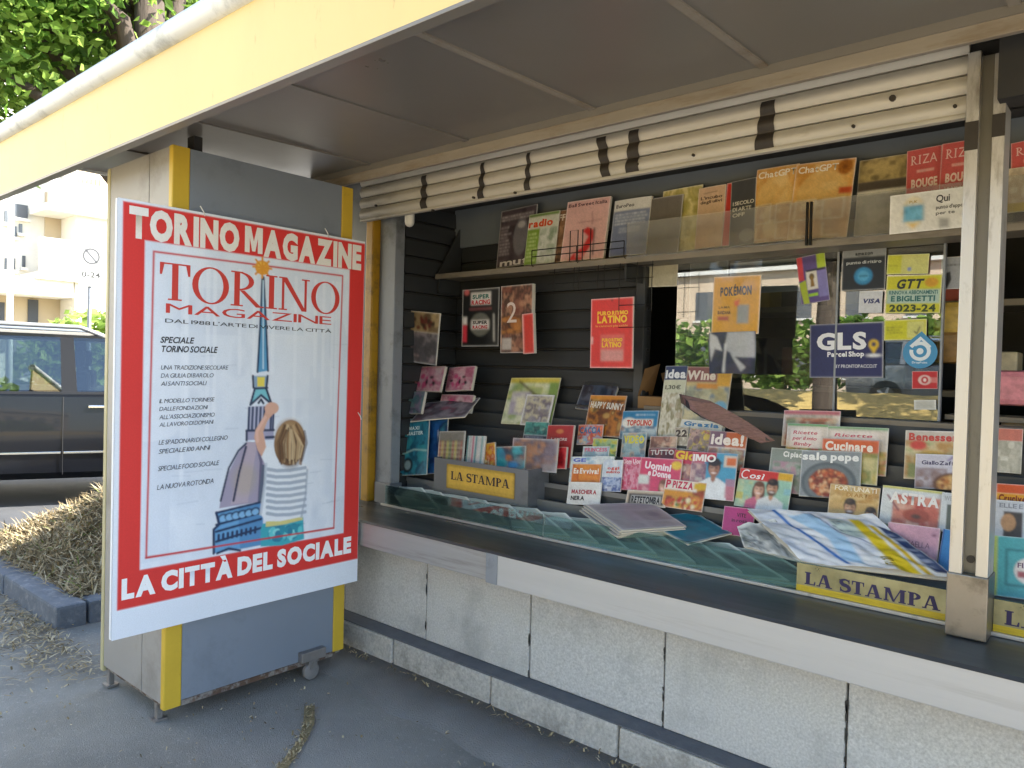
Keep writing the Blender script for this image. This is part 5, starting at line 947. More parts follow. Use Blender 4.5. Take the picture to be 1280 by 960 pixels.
# printed strips on the guard glass
for x0, x1, lb in ((-1.008, -0.497, 'yellowed newspaper name strip on low glass left of the pillar'), (-0.378, 0.14, 'yellowed newspaper name strip on low glass right of the pillar')):
    r = empty('name_strip', ((x0+x1)/2, 2.846, .797), lb, 'sign'); wd_ = x1-x0; m = MB(); fbox('film', x0, x1, 2.8462, 2.8474, .797, .901, glassy('strip_film', (.8, .78, .58), 1, .2, film=((.62, .55, .28), .62)) if x0 < -.9 else D.materials['strip_film'], r)
    p = Print(wd_, .022, '#c8ae2e', 30); p.fold(.1); p.emit(m); m.v = [(x+(x0+x1)/2, y+2.8455, z+.798) for x, y, z in m.v]
    ps, W = serif2d('LA STAMPA', w=.24, t=.1, sl=.08, sh=.09, gap=.09); sx_ = wd_*.88/W
    for i, q in enumerate(ps): m.add([(x0+wd_*.06+a*sx_, 2.8452-.00005*(i % 9), .826+b*.046) for a, b in q], [tuple(range(len(q)))], lin('#2c2450'))
    m.build('lettering', PRINT_MATTE, r, fixn=False)
# ------------------------------------------------------------------ stickers on the window
GY = 3.428
def stk(q, lb, f, Y=GY, nx=44): return plate(q, lb, f, Y, 'window_sticker', 'sticker', th=.0006, nx=nx, matte=True, group='stickers on the window')
stk([(995, 322), (1031, 316), (1037, 374), (1002, 382)], 'multicoloured sticker album card with small trophy, tilted on window', lambda p: (p.rect(0, 0, 1, 1, '#5a4a88'), p.rect(0, 0, .2, .5, '#c8404c'), p.rect(.7, 0, 1, .3, '#a8c03a'), p.poly([(0, .55), (.25, .5), (.3, 1), (.1, 1)], '#a8b83a'), p.rect(.28, .32, .66, .72, '#d8d6d2'), p.ell(.47, .45, .09, .07, '#6a5a3a'), p.poly([(.43, .45), (.51, .45), (.54, .66), (.4, .66)], '#8a6a30'), p.rect(.66, .35, 1, .9, '#7f7ab8'), p.rect(.3, .8, .62, .86, '#9ac83a'), p.rect(.3, .3, .95, .34, '#2a2a3a')))
def amz(p): p.rect(0, 0, 1, 1, '#1b232e'); p.rect(0, 0, 1, .2, '#8c9094'); p.t('amazon', .3, .15, .08, '#2a3038', 2, .4); p.line([(.36, .17), (.5, .185), (.62, .17)], .015, '#2a3038'); p.t('punto di ritiro', .1, .36, .075, '#b8bcc0', 1, .8); p.ell(.5, .66, .21, .21/p.a, '#2f84b8'); p.ell(.5, .66, .13, .13/p.a, '#4fa0cc'); p.line([(.42, .66), (.58, .66)], .03, '#1f5f88')
stk([(1051, 313), (1106, 309), (1106, 361), (1052, 364)], 'dark navy pick-up point sticker with a grey top band', amz)
stk([(1073, 364), (1102, 363), (1102, 391), (1073, 391)], 'white payment card sticker with blue capitals', lambda p: (p.rect(0, 0, 1, 1, '#c9ccd4'), p.t('VISA', .14, .56, .2, '#23306a', 2, .72, 0, .2)))
stk([(1108, 319), (1160, 317), (1160, 342), (1108, 343)], 'plain lime and white sticker at the top of window', lambda p: (p.rect(0, 0, 1, 1, '#c3c63c'), p.rect(.35, .05, 1, .95, '#c8c890', .7), p.ell(.55, .75, .05, .1, '#7a8ac0'), p.blurb(.05, .5, .3, .62, '#8a8a2a', 1)))
def gtt(p): p.rect(0, 0, 1, 1, '#c3c02e'); p.rect(.02, .38, .98, .74, '#a8c0b8'); p.ell(.82, .2, .12, .12, '#c8952c'); p.t('GTT', .18, .34, .24, '#2a3330', 2, .5, 0, .25); p.t('RINNOVA ABBONAMENTI', .06, .5, .1, '#2f6a6a', 1, .88); p.t('E BIGLIETTI', .1, .68, .14, '#2f6a6a', 2, .8); p.t('2023-24', .08, .95, .18, '#3a4a2a', 2, .84)
stk([(1106, 345), (1175, 343), (1175, 391), (1106, 392)], 'large yellow-green transport ticket sticker with year numbers', gtt, nx=54)
stk([(1105, 400), (1158, 399), (1158, 424), (1105, 426)], 'small yellow sticker right above the blue drop sticker', lambda p: (p.rect(0, 0, 1, 1, '#c6c428'), p.blurb(.06, .3, .45, .7, '#7a7a20', 3), p.rect(.55, .1, .95, .9, '#c8c878'), p.line([(.72, .6), (.78, .7), (.84, .4)], .03, '#4a4a3a')))
def gls(p):
    p.rect(0, 0, 1, 1, '#20265a'); p.rect(0, 0, .36, 1, '#2c335e', .6); p.t('GLS', .10, .47, .30, '#e2e4ea', 2, .68); p.ell(.875, .40, .065, .065/p.a, '#d8b52c'); p.poly([(.82, .44), (.93, .44), (.875, .58)], '#d8b52c'); p.ell(.875, .40, .03, .03/p.a, '#20265a'); p.ell(.875, .60, .09, .03, '#e2e4ea'); p.t('Parcel Shop', .25, .61, .09, '#e2e4ea', 2, .5); p.t('BY PRONTOPACCO.IT', .36, .82, .06, '#c8cad6', 1, .56)
stk([(1012, 405), (1104, 403), (1104, 471), (1012, 473)], 'large navy parcel shop sticker with yellow location pin', gls, nx=60)
stk([(1140, 464), (1172, 464), (1172, 486), (1140, 486)], 'small red sticker with white eye emblem', lambda p: (p.rect(0, 0, 1, 1, '#b8242c'), p.ell(.5, .5, .26, .28, '#d8b8b4'), p.ell(.5, .5, .14, .2, '#b8242c'), p.ell(.5, .5, .06, .1, '#e8dcd8'), p.rect(.7, .35, 1, .65, '#cf8a84', .6)))
stk([(1143, 500), (1171, 500), (1170, 512), (1143, 512)], 'small blank white label at lower window corner', lambda p: p.rect(0, 0, 1, 1, '#b8b8b0'), nx=10)
c_ = on((1150, 441), 1, GY); dr = empty('window_sticker', tuple(c_), 'round blue drop-shaped sticker with white swirl mark', 'sticker', 'stickers on the window'); rr = float((on((1172, 441), 1, GY)-c_)[0]); m = MB()
def disc(r, c, y, pts=None, cx=0, cz=0): q = pts or [(cx+r*math.cos(t), cz+r*math.sin(t)) for t in np.linspace(0, math.tau, 28, endpoint=False)]; m.add([(c_[0]+a*rr, GY-y, c_[2]+b*rr) for a, b in q], [tuple(range(len(q)))], lin(c))
arc = [(math.cos(t), math.sin(t)) for t in np.linspace(R_(140), R_(400), 26)]; disc(1, '#2a86b8', .0004, arc+[(0.05, 1.38)])
for k in range(20):
    t0, t1 = R_(-190+k*16), R_(-190+(k+1)*16); a, b = .62, .40; q = [(a*math.cos(t0), .1+a*math.sin(t0)), (a*math.cos(t1), .1+a*math.sin(t1)), (b*math.cos(t1), .1+b*math.sin(t1)), (b*math.cos(t0), .1+b*math.sin(t0))]; disc(1, '#d6e2ea', .0008, q)
disc(1, '#d6e2ea', .0010, [(.0, 1.05), (-.62, .45), (-.45, .3), (.05, .82), (.55, .3), (.64, .42)]); disc(.2, '#d6e2ea', .0012, None, 0, .1)
p_, f_ = text2d('DropPoint', 1); p_ = p_*.13; p_[:, 0] -= p_[:, 0].max()/2; m.add([(c_[0]+a*rr*1.1, GY-.001, c_[2]+(b-.68)*rr) for a, b in p_], f_, lin('#c8dce8')); m.build('print', PRINT, dr, fixn=False)
plate([(1174, 322), (1214, 320), (1214, 360), (1176, 362)], 'grey notice with a black figure behind the window edge', lambda p: (p.rect(0, 0, 1, 1, '#8f9298'), p.blurb(.1, .2, .95, .3, '#3a3c40', 1), p.poly([(.12, .5), (.3, .45), (.34, .7), (.2, 1), (.1, .95)], '#1c1c20')), 3.47, 'notice', 'notice')
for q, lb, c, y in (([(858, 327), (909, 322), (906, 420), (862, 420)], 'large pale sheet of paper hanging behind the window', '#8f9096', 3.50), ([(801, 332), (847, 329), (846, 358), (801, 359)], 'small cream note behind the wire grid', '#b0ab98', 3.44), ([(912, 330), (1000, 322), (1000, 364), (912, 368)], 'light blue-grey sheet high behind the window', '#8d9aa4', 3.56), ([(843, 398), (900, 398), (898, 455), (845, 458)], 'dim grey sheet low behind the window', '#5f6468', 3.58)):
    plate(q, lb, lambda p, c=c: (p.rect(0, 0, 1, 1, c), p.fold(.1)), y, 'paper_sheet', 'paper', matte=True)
# clutter inside
cbx = empty('cardboard_box', tuple(on((818, 520), 1, 3.40)), 'open brown cardboard box behind the rack', 'cardboard box'); c = on((818, 520), 1, 3.40)
fbox('body', c[0]-.09, c[0]+.08, 3.38, 3.52, 1.30, c[2]+.10, CARD, cbx, .004)
MB().add([(c[0]-.09, 3.38, c[2]+.10), (c[0]-.085, 3.52, c[2]+.10), (c[0]-.02, 3.48, c[2]+.27), (c[0]-.04, 3.36, c[2]+.24)], [(0, 1, 2, 3)]).build('flap', CARD, cbx); MB().add([(c[0]+.08, 3.38, c[2]+.10), (c[0]+.08, 3.52, c[2]+.10), (c[0]+.05, 3.54, c[2]+.24), (c[0]+.03, 3.40, c[2]+.22)], [(0, 1, 2, 3)]).build('flap', CARD, cbx)
fbox('inner_shelf', -1.95, 1.6, 4.1, 4.5, 1.52, 1.55, SHELF, K); fbox('inner_shelf', -1.95, 1.6, 4.1, 4.5, 1.95, 1.98, SHELF, K); fbox('inner_shelf', -0.66, 1.6, 3.50, 3.75, 1.44, 1.46, SHELF, K)
cols = ['#b8a04a', '#8a5a48', '#c9b890', '#5a6a78', '#a8564a', '#d0c8b0', '#6a7a4a', '#9a7a9a', '#c07a3a', '#7a8a9a', '#b8b0a4', '#5f4a6a', '#a09050', '#c46a6a']
wds = ['mustard', 'brown', 'cream', 'slate', 'brick red', 'ivory', 'olive', 'mauve', 'orange', 'steel blue', 'pale grey', 'plum', 'khaki', 'rose']
for k in range(14):
    x = -1.75+k*.235; z = 1.55 if k % 2 else 1.98; hh = .14+.10*((k*37 % 10)/10)
    o = MB().box(x-.08, x+.08, 4.15, 4.33, z+.001, z+hh, None, .012).build('packet', mat('packet_%d' % k, cols[k], .5, var=.3, vscale=14)); tag(o, '%s packet on the dim shelf inside the kiosk' % wds[k], 'packet', 'packets on the inner shelves')
for k, (px, py, c1, lb) in enumerate([(1190, 395, '#b89a48', 'yellow crisps bag'), (1188, 430, '#8a6a3a', 'brown biscuit bag'), (1266, 482, '#c27a86', 'pink doll box'), (1276, 545, '#c8b090', 'beige bread tray')]):
    c = on((px, py), 1, 3.56); o = MB().box(c[0]-.07, c[0]+.07, 3.54, 3.64, c[2]-.08, c[2]+.06, None, .025).build('packet', mat('packet_w%d' % k, c1, .4, var=.4, vscale=22)); tag(o, lb+' inside the kiosk beside the pillar', 'packet', 'packets on the inner shelves')
# ------------------------------------------------------------------ planted bed with cut straw
STRAW = D.materials.new('straw'); STRAW.use_nodes = True
def attr_mat(m, rough=0.9, trans=None):
    n = m.node_tree.nodes; L = m.node_tree.links; b = n['Principled BSDF']; b.inputs['Roughness'].default_value = rough; b.inputs['Specular IOR Level'].default_value = 0.2
    a = n.new('ShaderNodeVertexColor'); a.layer_name = 'Col'; L.new(a.outputs[0], b.inputs['Base Color'])
    if trans:
        t = n.new('ShaderNodeBsdfTranslucent'); mx = n.new('ShaderNodeMixShader'); mx.inputs[0].default_value = trans
        hs = n.new('ShaderNodeHueSaturation'); hs.inputs['Value'].default_value = 1.5; L.new(a.outputs[0], hs.inputs['Color']); L.new(hs.outputs[0], t.inputs[0])
        L.new(b.outputs[0], mx.inputs[1]); L.new(t.outputs[0], mx.inputs[2]); L.new(mx.outputs[0], n['Material Output'].inputs[0])
    return m
attr_mat(STRAW); LEAF = D.materials.new('leaf'); LEAF.use_nodes = True; attr_mat(LEAF, 0.5, 0.5)
BARK = mat('bark', '#4a4038', 0.95, var=0.35, vscale=6, stretch=(3, 3, 0.6), bump=0.9, bscale=14)
SOIL = mat('dry_soil', '#75684f', 0.95, var=0.3, vscale=9, bump=0.6, bscale=50)
for i in range(3):      # kerb along the pavement
    x1 = -4.86-i*1.0; dz = 0.004*(i % 3)
    if i: fk = fbox('kerb_stone', x1-0.99, x1-0.006, 1.61, 1.78, -0.06, 0.125-dz, KERB, None, 0.016)
    else: fk = fbox('kerb_stone', x1-0.99, x1-0.01, 1.61, 1.78, -0.06, 0.128, KERB, None, 0.02)
    tag(fk, ['', 'dark grey kerb stone second from the bed corner, front row', 'dark grey kerb stone third from the bed corner, front row'][i], 'kerb stone', 'kerb stones in front of the bed')
    if i == 0: fk['label'] = 'dark grey kerb stone at the corner of the straw-covered bed'; 
for i in range(2):
    y0 = 1.62+0.17+i*0.9
    fk = fbox('kerb_stone', -5.04, -4.872+0.006*(i % 2), y0+0.006, y0+0.894, -0.06, 0.122, KERB, None, 0.016); tag(fk, ['dark grey kerb stone beside the bed corner, on the cabinet side', 'dark grey kerb stone farther back on the cabinet side of bed'][i], 'kerb stone', 'kerb stones beside the bed')
def mound(x, y):
    h = 0.10+0.62*math.exp(-(((x+6.35)/0.72)**2+((y-3.05)/0.85)**2))+0.14*math.exp(-(((x+5.6)/0.55)**2+((y-2.5)/0.5)**2))
    h += 0.022*math.sin(7*x+3*y)+0.018*math.sin(11*y-4*x)+0.012*math.sin(19*x+13*y)
    e = min(1, max(0, (x+7.35)/0.3), max(0, (-4.98-x)/0.18+.0), max(0, (y-1.74)/0.2)); e = max(0, min(1, e)); return 0.10+(h-0.10)*e
b = MB(); gx = np.linspace(-7.4, -4.98, 54); gy = np.linspace(1.72, 7.6, 80)
for y in gy:
    for x in gx: b.v.append((x, y, mound(x, y)))
b.f = [(j*54+i, j*54+i+1, (j+1)*54+i+1, (j+1)*54+i) for j in range(79) for i in range(53)]
bo = b.build('bed_soil', SOIL, smooth=True, fixn=False); tag(bo, 'dry soil of the roadside bed under the straw', None, kind='structure')
SC_ = [lin(c) for c in ('#a89878', '#8d7d60', '#bdb094', '#74664c', '#9a8a6a', '#665a44', '#b0a284')]
def straw_into(mb, n, pos, lmin=0.05, lmax=0.16, wd=0.004, green=0.0, tilt=0.5):
    for _ in range(n):
        x, y, z = pos(); a = random.random()*math.tau; l = random.uniform(lmin, lmax); t = random.gauss(0.1, tilt); d = Vector((math.cos(a)*math.cos(t), math.sin(a)*math.cos(t), math.sin(t)*0.8)); s = d.cross(Vector((0, 0, 1)))
        if s.length < 1e-4: continue
        s = s.normalized()*wd*random.uniform(.6, 1.6); p = Vector((x, y, z+0.006)); q = p+d*l*.5+Vector((0, 0, random.uniform(0, .012))); r = p+d*l
        c = random.choice(SC_) if random.random() > green else lin(random.choice(['#6d7c3e', '#84904c', '#55702f']))
        mb.add([p-s, p+s, q+s, q-s, r], [(0, 1, 2, 3), (3, 2, 4)], c)
st = MB()
def posb():
    while True:
        x = random.uniform(-7.35, -5.0); y = random.uniform(1.74, 5.2)
        if random.random() < (1.0 if y < 3.9 else .35): return x, y, mound(x, y)+random.uniform(0, .02)
straw_into(st, 26000, posb, green=0.04)
so_ = st.build('straw', STRAW, fixn=False); tag(so_, 'heap of dry cut straw and grass covering the roadside bed', None, kind='stuff')
li = MB()
def posg():
    while True:
        x = random.gauss(-4.9, .55); y = 1.6-abs(random.gauss(0, .22))
        if x < -3.95: return x, y, 0.0
straw_into(li, 900, posg, .02, .10, .003, tilt=.12)
def posw(): return random.uniform(-5, 0.5), random.uniform(-.2, 2.4), 0.0
straw_into(li, 900, posw, .005, .022, .003, tilt=.1)
def posk(): return random.uniform(-3.5, -1.0), 2.57-abs(random.gauss(0, .02)), 0.028
straw_into(li, 130, posk, .008, .05, .003, tilt=.2)
lo_ = li.build('straw_litter', STRAW, fixn=False); tag(lo_, 'scattered bits of straw on the pavement', None, kind='stuff')
# groove worn by the cabinet wheel, filled with dry bits
gv = MB(); gpts = [on(p, 2, 0.004) for p in [(387, 882), (386, 905), (378, 925), (360, 950), (335, 985)]]; vs = []
for i, p in enumerate(gpts):
    wdt = 0.016+0.012*random.random(); d = Vector(gpts[min(i+1, 4)]-gpts[max(i-1, 0)]).normalized(); nn = Vector((-d.y, d.x, 0)); vs += [Vector(p)-nn*wdt, Vector(p)+nn*wdt]
gv.add(vs, [(2*i, 2*i+1, 2*i+3, 2*i+2) for i in range(4)]); 
gvo = gv.build('wheel_groove', mat('groove_dust', '#8a7d5c', 0.95, var=0.35, vscale=40, bump=0.5, bscale=90), fixn=True); tag(gvo, 'dusty curved groove in the asphalt below the cabinet wheel', None, kind='structure')
gl_ = MB()
def posr():
    k = random.randrange(4); t = random.random(); p = gpts[k]*(1-t)+gpts[k+1]*t; return p[0]+random.gauss(0, .014), p[1]+random.gauss(0, .014), 0.004
straw_into(gl_, 160, posr, .008, .035, .0025, tilt=.1); glo = gl_.build('groove_straw', STRAW, fixn=False); tag(glo, 'crumbs of straw lying in the wheel groove', None, kind='stuff')
# road behind the bed
rd = MB(); rd.add([(-7.42, -30, 0.0), (-7.42, 60, 0.0), (-8.2, 60, 0.085), (-8.2, -30, 0.085), (-13, 60, 0.1), (-13, -30, 0.1), (-14.5, 60, 0.1), (-14.5, -30, 0.1)], [(0, 3, 2, 1), (3, 5, 4, 2), (5, 7, 6, 4)])
rdo = rd.build('road', mat('road_asphalt', '#4a4c50', 0.9, var=0.2, vscale=2, bump=0.5, bscale=150), fixn=True); tag(rdo, 'asphalt side road behind the straw bed', None, kind='structure')

# ------------------------------------------------------------------ car
PAINT = mat('car_paint', '#0d1018', 0.35, 0.0, var=0.05, coat=0.25, spec=0.35)
PAINT_T = mat('car_trim', '#15161a', 0.5, var=0.1); CHROME = mat('chrome', '#c4c8cc', 0.18, 1.0, var=0.03); TYRE = mat('tyre', '#17171a', 0.85, var=0.1)
SILV = mat('roof_rail_silver', '#b8bcc0', 0.35, 0.7, var=0.04); SEATM = mat('car_seat', '#1c1c20', 0.8, var=0.1); GLS_C = glassy('car_glass', (0.55, 0.6, 0.6), 2.0, 0.0, 1.5)
LAMPR = mat('tail_lamp', '#7a1014', 0.2, var=0.05, coat=1.0); LAMPW = mat('head_lamp', '#c8ccd0', 0.15, 0.3, var=0.05, coat=1.0)
def build_car(name, label, origin, heading, sc=1.0, paint=PAINT, detail=True):
    root = empty(name, (0, 0, 0), label, 'car', None)
    h = Vector(heading).normalized(); left = Vector((-h.y, h.x, 0))
    T = Matrix((h, left, Vector((0, 0, 1)))).transposed().to_4x4(); T.translation = Vector(origin); T = T @ Matrix.Scale(sc, 4)
    root.matrix_world = T
    def bd(mb, nm, m, par=None, **kw): WLOC[root.name] = (0, 0, 0); o = mb.build(nm, m, par or root, **kw); WLOC[o.name] = (0, 0, 0); return o
    # lower body lofted along x
    st = [(-2.32, .62, .45, .86), (-2.28, .80, .36, .98), (-2.0, .90, .30, 1.06), (-1.2, .925, .24, 1.10), (0, .93, .24, 1.10), (1.0, .925, .24, 1.09), (1.25, .915, .26, 1.06), (1.9, .88, .30, .98), (2.22, .78, .34, .86), (2.34, .58, .42, .70)]
    m = MB(); sec = []
    for (x, hw, zb, zt) in st:
        zm = zb+(zt-zb)*.55
        ring = [(-hw*.8, zb), (hw*.8, zb), (hw*.97, zb+.08), (hw, zm-.12), (hw*.995, zm+.02), (hw*.965, zt-.06), (hw*.90, zt), (-hw*.90, zt), (-hw*.965, zt-.06), (-hw*.995, zm+.02), (-hw, zm-.12), (-hw*.97, zb+.08)]
        sec.append([(x, y, z) for y, z in ring])
    nn = 12
    for r in sec: m.v += r
    m.f = [(i*nn+k, i*nn+(k+1) % nn, (i+1)*nn+(k+1) % nn, (i+1)*nn+k) for i in range(len(sec)-1) for k in range(nn)]+[tuple(range(nn)), tuple(range((len(sec)-1)*nn, len(sec)*nn))]
    bd(m, 'body', paint, smooth=True, auto=35)
    # greenhouse: roof, pillars, panes
    def sidept(x, z, s): # tumblehome
        return (x, s*(.865-(z-1.08)/.55*.15), z)
    m = MB(); rz = [(-2.05, 1.60), (-1.8, 1.645), (-.8, 1.675), (.2, 1.665), (.62, 1.62)]
    for (x, z) in rz:
        for y, dz in ((-.70, -.03), (-.6, .0), (0, .02), (.6, .0), (.70, -.03)): m.v.append((x, y, z+dz))
    k0 = len(m.v)
    for (x, z) in rz:
        for y, dz in ((-.70, -.075), (-.6, -.06), (0, -.05), (.6, -.06), (.70, -.075)): m.v.append((x, y, z+dz))
    for i in range(4):
        for k in range(4): m.f += [(i*5+k, i*5+k+1, (i+1)*5+k+1, (i+1)*5+k), (k0+i*5+k, k0+(i+1)*5+k, k0+(i+1)*5+k+1, k0+i*5+k+1)]
        m.f += [(i*5, (i+1)*5, k0+(i+1)*5, k0+i*5), (i*5+4, k0+i*5+4, k0+(i+1)*5+4, (i+1)*5+4)]
    m.f += [(0, k0, k0+1, 1), (1, k0+1, k0+2, 2), (2, k0+2, k0+3, 3), (3, k0+3, k0+4, 4), (20, 21, k0+21, k0+20), (21, 22, k0+22, k0+21), (22, 23, k0+23, k0+22), (23, 24, k0+24, k0+23)]
    roof = bd(m, 'roof', paint, smooth=True, auto=40)
    for s in (-1, 1):
        def strip(x0b, x1b, x0t, x1t, nm, mt, zb=1.075, zt=1.61, off=0.0):
            q = [sidept(x0b, zb, s), sidept(x1b, zb, s), sidept(x1t, zt, s), sidept(x0t, zt, s)]; q = [(x, y+s*off, z) for x, y, z in q]; q2 = [(x, y-s*.03, z) for x, y, z in q]
            mm = MB(); mm.add(q+q2, [(0, 1, 2, 3), (7, 6, 5, 4), (0, 4, 5, 1), (1, 5, 6, 2), (2, 6, 7, 3), (3, 7, 4, 0)]); return bd(mm, nm, mt)
        strip(1.30, 1.40, .56, .66, 'pillar', paint); strip(-.03, .10, -.06, .05, 'pillar', PAINT_T); strip(-1.10, -.98, -1.08, -.98, 'pillar', paint); strip(-2.12, -1.80, -1.98, -1.70, 'pillar', paint)
        strip(.10, 1.30, .05, .56, 'side_window', GLS_C, off=-.012); strip(-.98, -.03, -.98, -.06, 'side_window', GLS_C, off=-.012); strip(-1.80, -1.10, -1.70, -1.08, 'side_window', GLS_C, off=-.012)
        strip(-2.1, 1.38, -2.06, 1.30, 'belt_moulding', PAINT_T, zb=1.062, zt=1.088, off=.006)
        mm = MB(); mm.tube([(-1.95, s*.66, 1.60), (-1.8, s*.66, 1.70), (-.9, s*.66, 1.73), (.1, s*.66, 1.715), (.3, s*.66, 1.64)], .022, 8); bd(mm, 'roof_rail', SILV, smooth=True)
        if detail:
            for x in (-.75, .30): mm = MB(); mm.box(x-.10, x+.10, s*.915-.014, s*.915+.014, .93, .962, None, .008); bd(mm, 'door_handle', CHROME)
            for x0, x1 in ((-.92, -.02), (.0, 1.05)): mm = MB(); mm.box(x0, x1, s*.931-.006, s*.931+.006, .50, .522, None, .004); bd(mm, 'chrome_strip', CHROME)
            for x in (-.94, -.01, 1.12): mm = MB(); mm.tube([(x, s*.902, 1.04), (x, s*.931, .72), (x, s*.932, .5), (x, s*.91, .30)], .004, 5); bd(mm, 'door_seam', PAINT_T)
            mm = MB(); mm.box(.98, 1.16, min(s*.90, s*1.10), max(s*.90, s*1.10), 1.08, 1.22, None, .03); bd(mm, 'door_mirror', paint)
        mm = MB(); mm.box(2.06, 2.26, s*.55-.16, s*.55+.16, .68, .80, None, .03); bd(mm, 'headlight', LAMPW)
        mm = MB(); mm.box(-2.33, -2.16, s*.70-.10, s*.70+.10, .72, .98, None, .03); bd(mm, 'tail_light', LAMPR)
        for x in (-1.36, 1.38):
            wl = MB(); prof = [(.0, .34), (.03, .355), (.19, .355), (.22, .34), (.22, .22), (.20, .20)]
            for (yy, r) in prof:
                for k in range(24): wl.v.append((x+r*math.cos(k*math.tau/24), s*(.74+yy), .355+r*math.sin(k*math.tau/24)))
            wl.f = [(a*24+k, a*24+(k+1) % 24, (a+1)*24+(k+1) % 24, (a+1)*24+k) for a in range(5) for k in range(24)]+[tuple(range(24))]
            wo = bd(wl, 'wheel', TYRE, smooth=True, auto=40)
            rm = MB(); rm.tube([(x, s*.93, .355), (x, s*.95, .355)], .06, 12)
            for k in range(5):
                t = k*math.tau/5; d = Vector((math.cos(t), 0, math.sin(t))); pz = Vector((-d.z, 0, d.x))*.035; c0 = Vector((x, s*.945, .355)); rm.add([c0+d*.04-pz, c0+d*.04+pz, c0+d*.21+pz*.7, c0+d*.21-pz*.7], [(0, 1, 2, 3)])
            bd(rm, 'rim', SILV, wo)
    mm = MB(); mm.add([(1.36, -.80, 1.06), (1.36, .80, 1.06), (.62, .66, 1.60), (.62, -.66, 1.60)], [(0, 1, 2, 3)]); bd(mm, 'windscreen', GLS_C, fixn=False)
    mm = MB(); mm.add([(-2.16, .78, 1.05), (-2.16, -.78, 1.05), (-2.04, -.64, 1.56), (-2.04, .64, 1.56)], [(0, 1, 2, 3)]); bd(mm, 'rear_window', GLS_C, fixn=False)
    if detail:
        for x in (-.95, .15):
            for y in (-.40, .40):
                mm = MB(); mm.box(x-.14, x+.02, y-.24, y+.24, .7, 1.28, None, .05); sg = bd(mm, 'seat', SEATM)
                mm = MB(); mm.box(x-.12, x-.02, y-.13, y+.13, 1.32, 1.50, None, .04); bd(mm, 'headrest', SEATM, sg)
        mm = MB(); ring = [(.78+.05*math.sin(t)*.3, -.40+.18*math.cos(t), 1.12+.18*math.sin(t)) for t in np.linspace(0, math.tau, 20)]
        mm.tube(ring, .016, 6); bd(mm, 'steering_wheel', PAINT_T)
        mm = MB(); mm.box(-1.0, 1.3, -.86, .86, 1.02, 1.075); bd(mm, 'sill_deck', SEATM)
    return root
dB = 7.7; rb = CAMP+ray((87, 462))*(dB/F_PX)
hd = Vector((math.sin(R_(24)), math.cos(R_(24)), 0)); rt = Vector((hd.y, -hd.x, 0))
org = Vector(rb)-rt*0.80*1.06-hd*0.03; org.z = 0.10
build_car('parked_car', 'black estate car with silver roof rails parked behind the straw bed', org, hd, 1.06)

STUC = mat('stucco_pale', '#e6e0d2', 0.85, var=0.06, vscale=0.6, dirt='#b9ac94', dscale=0.5, dlow=.55, dhigh=.9); STUT = mat('stucco_tan', '#c9b596', 0.85, var=0.08, vscale=0.8); WINM = mat('window_dark', '#5b5f64', 0.2, var=0.1); RAILW = mat('railing_white', '#dcdad2', 0.5, var=0.04); DOORM = mat('door_grey', '#4b4d52', 0.6, var=0.08)
# ------------------------------------------------------------------ trees
GREENS = [lin(c) for c in ('#5a7632', '#6d8a3a', '#829e48', '#48642a', '#9ab45a', '#5f8036')]
def leaf_mesh(n, blobs, size, seed, cols=GREENS):
    r = np.random.default_rng(seed); vol = np.array([b[3]*b[4]*b[5] for b in blobs]); ix = r.choice(len(blobs), n, p=vol/vol.sum())
    B = np.array(blobs)[ix]; d = r.normal(size=(n, 3)); d /= np.linalg.norm(d, axis=1)[:, None]
    q = np.cbrt(r.random(n))[:, None]*.45+.55*r.random((n, 1))**.4; c = B[:, :3]+d*q*B[:, 3:6]
    # droop into little sprays
    a = r.random((n, 3))*2-1; a[:, 2] = a[:, 2]*.6-.3; a /= np.linalg.norm(a, axis=1)[:, None]
    b_ = np.cross(a, r.normal(size=(n, 3))); b_ /= np.linalg.norm(b_, axis=1)[:, None]; nn_ = np.cross(a, b_)
    s = size*(.6+.8*r.random(n))[:, None]
    p0 = c-a*s*.5; p1 = c+b_*s*.36+nn_*s*.08; p2 = c+a*s*.55-nn_*s*.06; p3 = c-b_*s*.36+nn_*s*.08
    v = np.stack([p0, p1, p2, p3], 1).reshape(-1, 3); k = np.array(cols); col = k[r.integers(0, len(cols), n)]*(.75+.5*r.random((n, 1)))
    return v, [(4*i, 4*i+1, 4*i+2, 4*i+3) for i in range(n)], np.repeat(col, 4, 0)
def tree(name, label, loc, hgt, crown, n, size, seed, tr=.2, group=None, lean=(0, 0)):
    """crown: list of blobs relative to loc"""
    root = empty(name, loc, label, 'tree', group); g_ = random.Random(seed)
    t = MB(); top = Vector((lean[0], lean[1], hgt*.62))
    pts = [Vector((top.x*k*k+.06*math.sin(4*k+seed), top.y*k*k+.05*math.cos(3*k), top.z*k)) for k in np.linspace(0, 1, 8)]
    t.tube([Vector(loc)+p for p in pts], [tr*(1.25 if i == 0 else 1.0)*(1-.5*i/7) for i in range(8)], 12)
    for b in crown:
        e = Vector(b[:3]); s0 = pts[g_.randrange(4, 8)]; md = (s0+e)/2+Vector((g_.uniform(-.2, .2), g_.uniform(-.2, .2), .25))
        t.tube([Vector(loc)+p for p in (s0, (s0+md)/2, md, (md+e)/2, e)], [tr*.45, tr*.38, tr*.28, tr*.18, tr*.07], 7)
    t.build('trunk', BARK, root, smooth=True)
    v, f, c = leaf_mesh(n, crown, size, seed); m = MB(); m.v = (v+np.array(loc)).tolist(); m.f = f; m.c = c.tolist(); m.build('crown', LEAF, root, fixn=False)
    return root
